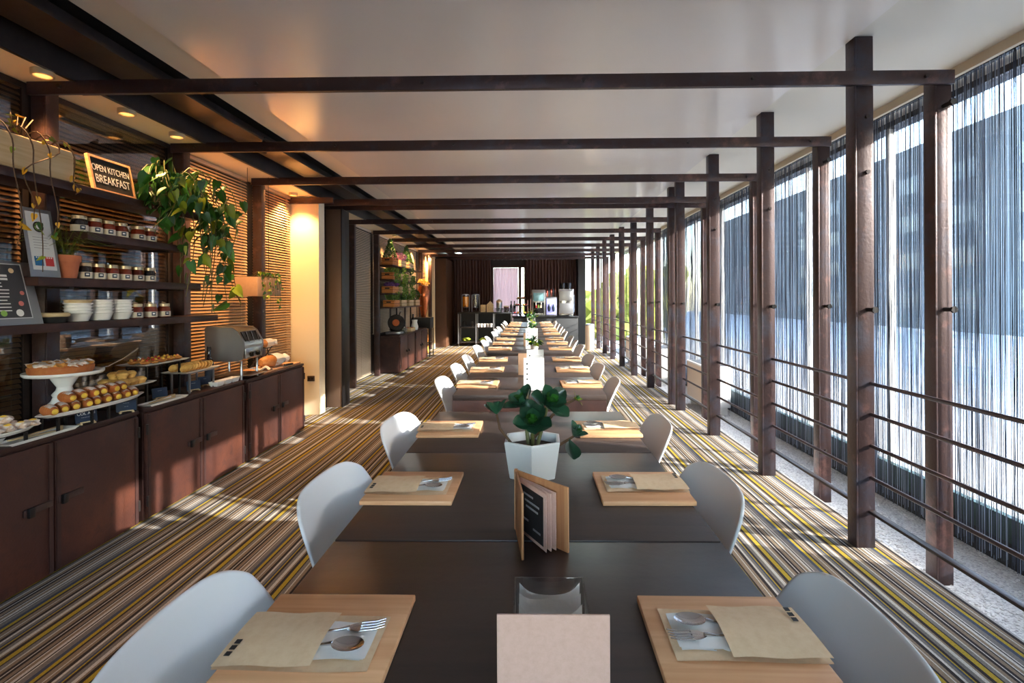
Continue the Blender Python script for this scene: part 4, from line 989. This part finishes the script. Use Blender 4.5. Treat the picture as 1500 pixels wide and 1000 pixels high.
chalk_tag(-2.33, 3.09, 'navy chalk tag below the fruit tarts', [('·····', .018)]); chalk_tag(-2.30, 3.36, 'navy chalk tag below the biscuits', [('······', .018)]); chalk_tag(-2.345, 3.545, 'navy chalk tag beside the dark bottle', [('····', .018)])
# bottle, dish
bt = thing('oil_bottle', 'slim dark glass bottle beside the toaster', 'bottle', (-2.395, 3.665, CZ))
MB().lathe([(0, 0), (.027, 0), (.03, .006), (.03, .15), (.024, .175), (.012, .195), (.012, .245), (0, .245)], 20).build('body', 'bottle_glass', bt)
MB().lathe([(0, .246), (.014, .246), (.014, .275), (0, .277)], 14).build('cap', 'black_matte', bt)
m = MB(); m.grid(lambda u, v: (.0307*math.cos(-1.9+u*2.6), .0307*math.sin(-1.9+u*2.6), .04+.07*v), 10, 1); m.build('label', 'navy', bt)
td = thing('triple_dish', 'white dish of three joined compartments at the counter front', 'dish', (-2.265, 3.645, CZ))
for k in (-1, 0, 1):
    a, b, q = .034, .046, .7
    n = [(-a, -b), (a, -b), (a, b), (-a, b)]; vs = [(x*q, y*q+k*.094, 0) for x, y in n] + [(x, y+k*.094, .034) for x, y in n] + [(x*.93, y*.95+k*.094, .034) for x, y in n] + [(x*q*.92, y*q*.94+k*.094, .004) for x, y in n]
    fs = [(3, 2, 1, 0), (12, 13, 14, 15)]
    for j in range(3): fs += [(j*4+i, j*4+(i+1) % 4, j*4+4+(i+1) % 4, j*4+4+i) for i in range(4)]
    MB().add(vs, fs).build('compartment', 'ceramic', td)

# conveyor toaster
to = thing('conveyor_toaster', 'brushed steel conveyor toaster with two black knobs', 'toaster', (-2.355, 3.93, CZ))
prof = [(-.155, .145), (.10, .145), (.135, .16), (.150, .25), (.150, .285), (.10, .375), (.06, .405), (-.135, .415), (-.155, .40)]
MB().prism(prof, -.14, -.13, 'y').build('side_panel', 'steel_dull', to)
MB().prism(prof, .13, .14, 'y').build('side_panel', 'steel_dull', to)
ins = [(-.150, .15), (.098, .15), (.130, .163), (.145, .25), (.145, .283), (.097, .37), (.058, .40), (-.133, .41), (-.150, .398)]
MB().prism(ins, -.1295, .1295, 'y').build('body', 'steel', to)
MB().box(.146, -.115, .165, .152, .115, .245, bev=.002, T=Matrix.Translation((-.005, 0, 0))).build('control_panel', 'steel', to)
nrm = Matrix.Translation((.1235, 0, .328)) @ Matrix.Rotation(R(-61), 4, 'Y').inverted()
MB().box(-.045, -.105, -.002, .038, .105, .006, T=Matrix.Translation((.1225, 0, .330)) @ Matrix.Rotation(R(61), 4, 'Y')).build('feed_slot', 'black_gloss', to)
for yy in (-.07, .0, .07): MB().tube([(.152, yy, .29), (.112, yy+.02, .372)], .003, 6).build('feed_wire', 'chrome', to)
for yy in (-.045, .045): MB().lathe([(0, 0), (.02, 0), (.017, .02), (0, .022)], 16).build('knob', 'black_gloss', to, (.148, yy, .195), (0, R(90), 0))
for sx in (-.12, .11):
    for sy in (-.11, .11): MB().lathe([(.012, 0), (.009, .006), (.009, .146)], 10).build('leg', 'steel', to, (sx, sy, 0))
MB().box(-.10, -.12, .03, .19, .12, .036, bev=.002).build('crumb_tray', 'steel', to)

# bread board and loaves
bb = tag(MB().box(-.125, -.33, 0, .125, .33, .018, bev=.004).build('bread_board', 'oak', loc=(-2.355, 4.45, CZ+.0005)), 'large oak bread board on the far buffet cabinet', 'board')
def loaf(x, y, z, L, r, rz, rx, label, wrap):
    t = thing('bread_loaf', label, 'bread', (x, y, z), rz, 'loaves by the toaster')
    pr = [(0, -L/2)] + [(r*math.sin(PI*(.06+.88*k/14))**.45, -L/2+L*k/14) for k in range(15)] + [(0, L/2)]
    m = MB(); m.lathe(pr, 20, sx=.85, T=Matrix.Translation((0, 0, r*.86)) @ Matrix.Rotation(R(-90)+rx, 4, 'X') @ Matrix.Rotation(R(90), 4, 'Z')); m.build('crust', 'bread', t)
    if wrap:
        p2 = [(r*1.04, -L*.02), (r*1.05, L*.3), (r*.8, L*.48), (r*.45, L*.60), (r*.75, L*.72)]
        m = MB(); m.lathe(p2, 20, sx=.88, T=Matrix.Translation((0, 0, r*.92)) @ Matrix.Rotation(R(-90)+rx, 4, 'X') @ Matrix.Rotation(R(90), 4, 'Z'))
        rr = random.Random(int(L*1000)); m.v = [(a+rr.uniform(-.004, .004), b+rr.uniform(-.004, .004), max(.001, c+rr.uniform(-.004, .004))) for a, b, c in m.v]
        m.f = [f for f in m.f if len(f) == 4]; m.mi = m.mi[:len(m.f)]; m.build('paper_wrap', 'paper', t, ang=20)
loaf(-2.33, 4.42, CZ+.019, .26, .062, R(-12), 0, 'brown loaf half wrapped in white paper on the bread board', True)
loaf(-2.44, 4.50, .83, .22, .045, R(-8), R(0), 'loaf in white paper raised on the wire stand', True)
ws = thing('wire_stand', 'crossed wire stand holding the upper loaf', 'stand', (-2.44, 4.50, CZ+.019))
for yy in (-.07, .07):
    MB().tube([(-.05, yy-.05, 0), (.02, yy+.03, .16), (.035, yy+.04, .20)], .004, 6).build('wire', 'dark_steel', ws); MB().tube([(.05, yy-.05, 0), (-.02, yy+.03, .16), (-.035, yy+.04, .20)], .004, 6).build('wire', 'dark_steel', ws)
MB().box(-.03, -.1, .156, .03, .1, .16).build('rest', 'dark_steel', ws)
cl_ = MB(); cl_.grid(lambda u, v: (-.06+.12*u, -.09+.18*v, .012+.012*math.sin(7*u+5*v)+.010*math.sin(11*v)), 14, 16)
tag(cl_.build('bread_cloth', 'napkin', loc=(-2.29, 4.20, CZ+.02), ang=60), 'crumpled white cloth on the bread board', 'cloth')
kn = thing('bread_knife', 'bread knife lying on the board', 'knife', (-2.245, 4.42, CZ+.019), R(-10))
MB().box(-.014, -.12, .002, .012, .06, .004).build('blade', 'chrome', kn); MB().box(-.012, .061, 0, .010, .17, .016, bev=.003).build('handle', 'black_matte', kn)

# ------------------------------------------------------------------ far plant rack over the far cabinets
rk = thing('plant_rack', 'tall black rack of wooden plant crates on the far cabinets', 'rack', (-2.50, 9.58, CZ))
for yy in (-1.1, 0, 1.1):
    for xx in (-.095,): MB().box(xx-.012, yy-.012, 0, xx+.012, yy+.012, 1.55).build('post', 'black_steel', rk)
RZ = [1.13, 1.37, 1.61, 1.86]
for z in RZ: MB().box(-.11, -1.115, z-CZ-.02, .14, 1.115, z-CZ, bev=.002).build('shelf', 'corten_dark', rk)
crate_parts = {}
def crate(y, z, w, label, pm, kind='bush', seed=0, mt='crate_wood', x=-2.47, d=.20, h=.125, ph=.15):
    t = thing('plant_crate', label, 'crate', (x, y, z), 0, 'plant crates on the far rack'); a, b = d/2, w/2
    for q in (0, 1):
        z0 = .004+q*.062
        MB().box(a-.01, -b, z0, a, b, z0+.056, bev=.002).build('slat', mt, t); MB().box(-a, -b, z0, -a+.01, b, z0+.056, bev=.002).build('slat', mt, t)
        MB().box(-a+.0105, -b, z0, a-.0105, -b+.01, z0+.056, bev=.002).build('slat', mt, t); MB().box(-a+.0105, b-.01, z0, a-.0105, b, z0+.056, bev=.002).build('slat', mt, t)
    MB().box(-.04, -b-.003, .075, .04, -b-.0005, .098, bev=.001).build('hand_hole', 'black_matte', t)
    MB().box(-a+.011, -b+.011, .004, a-.011, b-.011, .10).build('soil', 'soil', t)
    m = MB(); rr = random.Random(seed)
    n = 420 if kind != 'cone' else 620
    for k in range(n):
        if kind == 'cone': u = rr.random(); zz = .1+ph*u; rad = (1-u)*w*.42+.012; aa = rr.uniform(0, 6.28); p = Vector((rad*math.cos(aa)*.8, rad*math.sin(aa), zz))
        else:
            v = Vector((rr.gauss(0, 1), rr.gauss(0, 1), rr.gauss(0, 1))).normalized(); p = Vector((v.x*a*1.15+.02, v.y*b*1.05, .12+ph*.5+v.z*ph*.55))
            if kind == 'trail' and rr.random() < .4: p = Vector((a+.02+rr.random()*.02, rr.uniform(-b, b), .12-rr.random()*.18))
        s = rr.uniform(.012, .026); e = Euler((rr.uniform(0, 6), rr.uniform(0, 6), rr.uniform(0, 6))).to_matrix()
        m.add([p+e @ Vector(c) for c in ((-s*.5, 0, 0), (0, -s, 0), (s*.5, 0, 0), (0, s, .3*s))], [(0, 1, 2), (0, 2, 3)])
    o = m.build('foliage', pm, t, smooth=False); o['kind'] = 'stuff'
crate(8.70, RZ[3], .36, 'orange pot crate with a dark conical shrub, top left of the far rack', 'foliage_dark', 'cone', 1, ph=.36)
crate(8.70, RZ[2], .36, 'orange crate of light green herbs, second from top left', 'foliage', 'trail', 2, ph=.08)
crate(8.70, RZ[1], .36, 'orange crate of purple flowers, third from top left', 'flower_purple', 'bush', 3, ph=.07)
crate(8.78, RZ[0], .36, 'orange crate of tall green herbs, bottom left of the far rack', 'foliage', 'bush', 4, ph=.18)
crate(9.25, RZ[3], .36, 'pale crate of pink flowers on the top row', 'flower_pink', 'bush', 5, 'pale_wood', ph=.14)
crate(9.25, RZ[2], .36, 'pale crate of bushy greens on the second row', 'foliage', 'trail', 6, 'pale_wood', ph=.16)
crate(9.25, RZ[1], .36, 'pale crate of hanging greens on the third row', 'foliage', 'trail', 7, 'pale_wood', ph=.16)
crate(9.28, RZ[0], .36, 'pale crate of dark herbs on the lowest row', 'foliage_dark', 'bush', 8, 'pale_wood', ph=.14)
crate(9.85, RZ[3], .36, 'crate with a tall slim conifer on the top row', 'foliage_dark', 'cone', 9, 'pale_wood', ph=.36)
crate(9.85, RZ[2], .36, 'crate of dense dark greens on the second row, right', 'foliage_dark', 'trail', 10, 'pale_wood', ph=.2)
crate(9.85, RZ[1], .36, 'crate of trailing greens on the third row, right', 'foliage', 'trail', 11, 'pale_wood', ph=.16)
crate(9.85, RZ[0], .36, 'pale crate of herbs on the lowest row, right of the middle', 'foliage', 'bush', 12, 'pale_wood', ph=.14)
crate(10.4, RZ[0], .36, 'pale slatted crate of dark herbs at the right end of the lowest row', 'foliage_dark', 'bush', 13, 'pale_wood', ph=.2)
# slicer, glasses, fruit on the far cabinets
sc_ = thing('meat_slicer', 'black and chrome slicing machine on the far cabinet', 'slicer', (-2.40, 8.78, CZ))
MB().box(-.14, -.14, 0, .12, .14, .05, bev=.01).build('base', 'steel', sc_)
MB().lathe([(0, 0), (.14, 0), (.15, .012), (.14, .024), (0, .03)], 32).build('blade', 'black_gloss', sc_, (.03, -.06, .20), (R(78), 0, R(20)))
MB().lathe([(0, 0), (.06, 0), (.06, .012), (0, .012)], 24).build('blade_hub', 'copper', sc_, (.032, -.098, .205), (R(78), 0, R(20)))
MB().box(-.10, -.02, .05, .0, .12, .30, bev=.02).build('motor_housing', 'black_gloss', sc_)
MB().tube([(.05, .02, .30), (.08, .0, .38), (.10, -.02, .40)], .014, 8).build('handle', 'chrome', sc_)
for k in range(4):
    g_ = MB().lathe([(.02, 0), (.024, .002), (.03, .10), (.028, .10), (.022, .006), (0, .006)], 16)
    tag(g_.build('drinking_glass', 'acrylic', loc=(-2.30-.07*(k % 2), 9.02+.08*(k//2), CZ)), 'clear drinking glass on the far cabinet, %s of four' % ORD[k], 'glass', 'glasses on the far cabinet')
fbx = thing('fruit_crate', 'shallow pale crate of fruit on the far cabinet', 'crate', (-2.36, 9.55, CZ))
for a in ((-.09, -.17, -.08, .17), (.08, -.17, .09, .17), (-.08, -.17, .08, -.16), (-.08, .16, .08, .17)): MB().box(a[0], a[1], 0, a[2], a[3], .07, bev=.002).build('slat', 'pale_wood', fbx)
MB().box(-.08, -.16, 0, .08, .16, .008).build('base', 'pale_wood', fbx)
for k in range(8): tag(MB().blob((0, 0, 0), .034, 2, .05, k).build('apple', 'berry' if k % 3 else 'leaf_light', loc=(-2.40+.075*(k % 2), 9.44+.075*(k//2), CZ+.045)), '%s apple in the shallow crate, %s from the left, %s' % ('red' if k % 3 else 'green', ORD[k//2], ['back', 'front'][k % 2]), 'fruit', 'apples in the crate')
jg = MB().lathe([(0, 0), (.06, 0), (.075, .06), (.05, .15), (.06, .20), (.056, .20), (.046, .15), (0, .02)], 20)
tag(jg.build('water_jug', 'ceramic', loc=(-2.36, 10.05, CZ)), 'white water jug on the far cabinet', 'jug')
tag(MB().lathe([(0, 0), (.04, 0), (.04, .2), (.015, .25), (.015, .31), (0, .31)], 16).build('wine_bottle', 'bottle_glass', loc=(-2.44, 10.25, CZ)), 'dark wine bottle at the end of the far cabinet', 'bottle')
# pedestal with copper vase
pd = thing('pedestal_table', 'tall black pedestal with orange lanterns on its open shelves', 'table', (-2.42, 11.1, 0))
MB().box(-.20, -.20, .62, .20, .20, .86, bev=.004).build('top_box', 'black_matte', pd)
for sx in (-.19, .19):
    for sy in (-.19, .19): MB().box(sx-.01, sy-.01, 0, sx+.01, sy+.01, .619).build('leg', 'black_steel', pd)
MB().box(-.18, -.18, .30, .18, .18, .31).build('shelf', 'black_steel', pd); MB().box(-.18, -.18, .06, .18, .18, .07).build('shelf', 'black_steel', pd)
for k, (x, y, z) in enumerate(((-.08, -.08, .311), (.09, -.08, .311), (.0, .09, .311), (-.08, -.08, .071), (.09, -.08, .071))):
    t = thing('orange_lantern', 'orange glass lantern on the %s pedestal shelf, %s' % (['upper', 'lower'][k//3], ['left', 'right', 'rear'][k % 3]), 'lantern', (-2.42+x, 11.1+y, z), 0, 'orange lanterns')
    MB().lathe([(0, 0), (.05, 0), (.055, .08), (.05, .18), (0, .18)], 16).build('glass', 'orange_candle', t); MB().lathe([(.05, .181), (.052, .181), (.052, .19), (0, .192)], 16).build('cap', 'black_steel', t)
vz = thing('copper_vase', 'tall copper vase of pale flowers on the black pedestal', 'vase', (-2.40, 11.08, .861))
MB().lathe([(0, 0), (.05, 0), (.075, .15), (.13, .42), (.135, .55), (.105, .68), (.10, .70), (.09, .69), (.12, .55), (0, .3)], 28).build('body', 'copper', vz)
fl = MB(); rr = random.Random(4)
for k in range(40): fl.blob((rr.gauss(-.03, .07), rr.gauss(0, .07), .72+abs(rr.gauss(0, .07))), rr.uniform(.012, .028), 1, .3, k)
o = fl.build('flowers', 'flower_yellow', vz); o['kind'] = 'stuff'

# ------------------------------------------------------------------ end of the room: drinks cart, counter and machines
CY = 13.45
ct = thing('drinks_cart', 'long black shelving cart under the end window', 'cart', (-1.235, CY, 0))
W2 = .725
MB().box(-W2, -.22, .87, W2, .22, .905, bev=.004).build('top', 'black_matte', ct)
for z in (.10, .49): MB().box(-W2+.02, -.21, z, W2-.02, .21, z+.02).build('shelf', 'dark_steel', ct)
for k in range(4):
    x = -W2+.02+k*(2*W2-.04)/3
    for yy in (-.20, .20): MB().box(x-.015, yy-.015, .07, x+.015, yy+.015, .869).build('post', 'steel_dull', ct)
MB().box(-W2+.03, .218, .12, W2-.03, .225, .86).build('back_panel', 'black_matte', ct)
for sx in (-1, 1):
    for yy in (-.19, .19): MB().lathe([(0, -.015), (.035, -.015), (.035, .015), (0, .015)], 16).build('castor', 'chrome', ct, (sx*(W2-.03), yy, .035), (0, R(90), 0))
for k in range(3):
    t = tag(MB().blob((0, 0, .05), .1, 2, .3, k, squash=(1, .8, .5)).build('herb_bowl', 'leaf_light', loc=(-1.75+k*.45, CY-.05, .122)), 'bowl of green herbs on the lower cart shelf, %s from left' % ORD[k], 'herbs', 'herbs on the cart')
for k in range(5): tag(MB().lathe([(0, 0), (.03, 0), (.04, .09), (.036, .09), (.028, .01), (0, .01)], 14).build('cup', 'ceramic', loc=(-1.42+k*.085, CY-.12, .511)), 'white cup on the middle cart shelf, %s from left' % ORD[k], 'cup', 'cups on the cart')
for k in range(2): tag(MB().lathe([(0, 0), (.05, 0), (.05, .13), (.03, .16), (0, .16)], 14).build('storage_jar', 'acrylic', loc=(-1.8+k*.22, CY-.05, .511)), 'glass storage jar on the middle cart shelf, %s' % ['left', 'right'][k], 'jar', 'storage jars')
# juice dispensers
for k, (x, mt, nm) in enumerate(((-1.77, 'juice', 'orange juice'), (-1.50, 'acrylic', 'clear water'))):
    t = thing('juice_dispenser', '%s dispenser on the end cart' % nm, 'dispenser', (x, CY, .906), 0, 'drink dispensers')
    MB().lathe([(.09, 0), (.10, .02), (.02, .05), (.02, .12), (.09, .13), (.09, .14)], 20).build('base', 'dark_steel', t)
    MB().lathe([(.085, .141), (.09, .141), (.09, .46), (.085, .46)], 20).build('tank', 'acrylic', t)
    MB().lathe([(0, .142), (.08, .142), (.08, .42), (0, .42)], 18).build('drink', mt, t)
    MB().lathe([(.092, .461), (.092, .48), (.03, .50), (0, .50)], 20).build('lid', 'steel', t)
    MB().tube([(0, -.10, .17), (0, -.14, .17), (0, -.14, .13)], .012, 8).build('tap', 'chrome', t)
    for s in (-1, 1): MB().box(s*.10-.008, -.01, .02, s*.10+.008, .01, .47).build('stand_arm', 'steel_dull', t)
def mini(name, label, cat, x, mb, mt, y=CY-.05, z=.906, grp='things on the end cart'): return tag(mb.build(name, mt, loc=(x, y, z)), label, cat, grp)
mini('wooden_box', 'pale wooden box on the cart, left of the house shape', 'box', -1.29, MB().box(-.07, -.06, 0, .07, .06, .20, bev=.004), 'pale_wood')
mini('wooden_house', 'small pale house-shaped wooden box on the cart', 'box', -1.10, MB().prism([(-.09, 0), (.09, 0), (.09, .20), (.0, .30), (-.09, .20)], -.07, .07, 'y'), 'pale_wood')
cn = thing('glass_canister', 'tall glass canister with a dark lid on the cart', 'canister', (-.86, CY-.03, .906)); MB().lathe([(0, 0), (.08, 0), (.08, .26), (0, .26)], 20).build('body', 'steel', cn); MB().lathe([(.082, .261), (.082, .30), (.03, .34), (0, .35)], 18).build('lid', 'kraft', cn)
cn = thing('glass_canister', 'low brown lidded jar beside the bottles on the cart', 'canister', (-.67, CY-.05, .906)); MB().lathe([(0, 0), (.07, 0), (.07, .14), (0, .14)], 20).build('body', 'jam', cn); MB().lathe([(.072, .141), (.072, .17), (0, .18)], 18).build('lid', 'jar_lid', cn)
cup_me = MB().lathe([(0, 0), (.035, 0), (.045, .11), (.04, .11), (.03, .01), (0, .01)], 14).mesh('glass_tumbler', 'acrylic')
for k in range(6): tag(inst('glass_tumbler', cup_me, None, (-.98+k*.085, CY-.16, .906)), 'clear tumbler in the row along the cart front, %s from left' % ORD[k], 'glass', 'tumblers on the cart')
for k, x in enumerate((-.555, -.47)): 
    b_ = MB().lathe([(0, 0), (.036, 0), (.036, .17), (.014, .22), (.014, .30), (0, .30)], 16)
    mini('bottle', 'dark bottle at the right end of the cart, %s of two' % ['left', 'right'][k], 'bottle', x+.02, b_, 'bottle_glass')
# tiered fruit stand beside the cart
ts = thing('tiered_stand', 'three tier pastry stand between the cart and the machines', 'stand', (-.27, CY-.05, .80))
MB().tube([(0, 0, 0), (0, 0, .62)], .012, 8).build('pole', 'dark_steel', ts)
for k, (z, r) in enumerate(((.06, .24), (.27, .19), (.45, .13))):
    MB().lathe([(.012, z), (r, z), (r+.01, z+.02), (r, z+.02), (.012, z+.008)], 24).build('tray', 'dark_steel', ts)
rr = random.Random(12)
for k in range(18):
    q = k % 3; r = (.17, .13, .08)[q]; a = k//3*1.05; z = .80+(.06, .27, .45)[q]+.035
    tag(MB().blob((0, 0, 0), .035, 1, .15, k, squash=(1, 1, .8)).build('pastry', ['pastry', 'berry', 'pastry_dark', 'custard'][k % 4], loc=(-.27+r*math.cos(a), CY-.05+r*math.sin(a), z)), 'small pastry on the %s tier of the end stand, %s around' % (['lowest', 'middle', 'top'][q], ORD[k//3]), 'pastry', 'pastries on the tiered stand')
ec = thing('end_counter', 'black counter under the drinks machines at the end of the room', 'counter', (.38, CY+.02, 0))
MB().box(-.86, -.28, .0, .86, .28, .76, bev=.004).build('body', 'black_matte', ec); MB().box(-.88, -.30, .761, .88, .30, .80, bev=.004).build('worktop', 'black_gloss', ec)
# machines
cm = thing('coffee_machine', 'steel coffee machine with lit display at the left of the counter', 'coffee machine', (.20, CY, .801))
MB().box(-.18, -.18, 0, .18, .2, .70, bev=.015).build('body', 'steel', cm); MB().box(-.14, -.19, .40, .14, -.181, .62, bev=.002).build('display', 'display_green', cm)
MB().box(-.14, -.186, .04, .14, -.181, .36, bev=.002).build('bay', 'black_gloss', cm); MB().box(-.12, -.26, .05, .12, -.187, .065).build('drip_tray', 'chrome', cm)
for x in (-.07, .07): MB().tube([(x, -.21, .36), (x, -.21, .28)], .014, 8).build('spout', 'chrome', cm)
for k, x in enumerate((-.06, .0, .06)): MB().box(x-.02, -.20, .22, x+.02, -.187, .30).build('button', ['red_print', 'green_print', 'kraft'][k], cm)
dm = thing('drink_cooler', 'cooler with a glowing lilac front and bottles on top', 'cooler', (.54, CY, .801))
MB().box(-.15, -.16, 0, .15, .2, .50, bev=.01).build('body', 'steel_dull', dm); MB().box(-.13, -.17, .04, .13, -.161, .46, bev=.002).build('glowing_panel', 'display_purple', dm)
for x in (-.06, .06): MB().lathe([(0, 0), (.03, 0), (.05, .1), (.0, .22)], 12).build('tap_handle', 'navy', dm, (x, -.185, .12))
MB().box(-.15, -.16, .501, .15, .2, .515).build('top_tray', 'dark_steel', dm)
for k in range(5):
    b_ = MB().lathe([(0, 0), (.026, 0), (.026, .12), (.010, .17), (.010, .21), (0, .21)], 14); tag(b_.build('syrup_bottle', 'bottle_glass' if k % 2 else 'jam', loc=(.54-.11+k*.055, CY-.06, 1.317)), 'syrup bottle on the cooler, %s from left' % ORD[k], 'bottle', 'syrup bottles')
bm2 = thing('juice_machine', 'large chrome bean to cup machine at the right of the counter', 'coffee machine', (.93, CY, .801))
MB().box(-.20, -.18, 0, .20, .2, .72, bev=.02).build('body', 'chrome', bm2); MB().box(-.17, -.188, .06, .17, -.181, .34, bev=.002).build('bay', 'steel_dull', bm2)
MB().box(-.18, -.186, .40, .18, -.181, .66, bev=.002).build('panel', 'steel', bm2)
for x in (-.08, .08): MB().lathe([(0, 0), (.06, 0), (.08, .16), (0, .17)], 18).build('hopper', 'black_gloss', bm2, (x, 0, .721))
MB().tube([(.215, -.15, .1), (.215, -.15, .55)], .012, 8).build('pipe', 'chrome', bm2)

# ------------------------------------------------------------------ along the glass: fan units, bin
def fan_unit(y, label):
    t = thing('fan_unit', label, 'heater', (2.31, y, -.188), 0, 'floor heater units by the glass')
    MB().box(-.16, -.37, .09, .15, .37, .60, bev=.012).build('casing', 'white_metal', t)
    MB().box(-.166, -.34, .13, -.1605, .34, .58, bev=.002).build('front_panel', 'tan_metal', t)
    for k in range(7): MB().box(-.12+k*.036, -.33, .601, -.10+k*.036, .33, .606).build('grille_bar', 'steel_dull', t)
    MB().box(-.02, -.376, .42, .04, -.3705, .45).build('badge', 'ink', t)
    for sy in (-.32, .32): MB().box(-.13, sy-.02, 0, .12, sy+.02, .089).build('foot', 'white_metal', t)
fan_unit(6.56, 'white floor heater with tan front, nearest along the glass'); fan_unit(8.75, 'white floor heater with tan front, second along the glass'); fan_unit(11.0, 'white floor heater with tan front, farthest along the glass')
bn = thing('waste_bin', 'slim pale cylindrical bin at the far right of the room', 'bin', (1.44, 12.3, 0))
MB().lathe([(0, 0), (.105, 0), (.11, .01), (.11, .60), (0, .60)], 28).build('body', 'tan_metal', bn); MB().lathe([(.112, .601), (.112, .63), (.06, .64), (0, .64)], 28).build('lid', 'steel', bn)
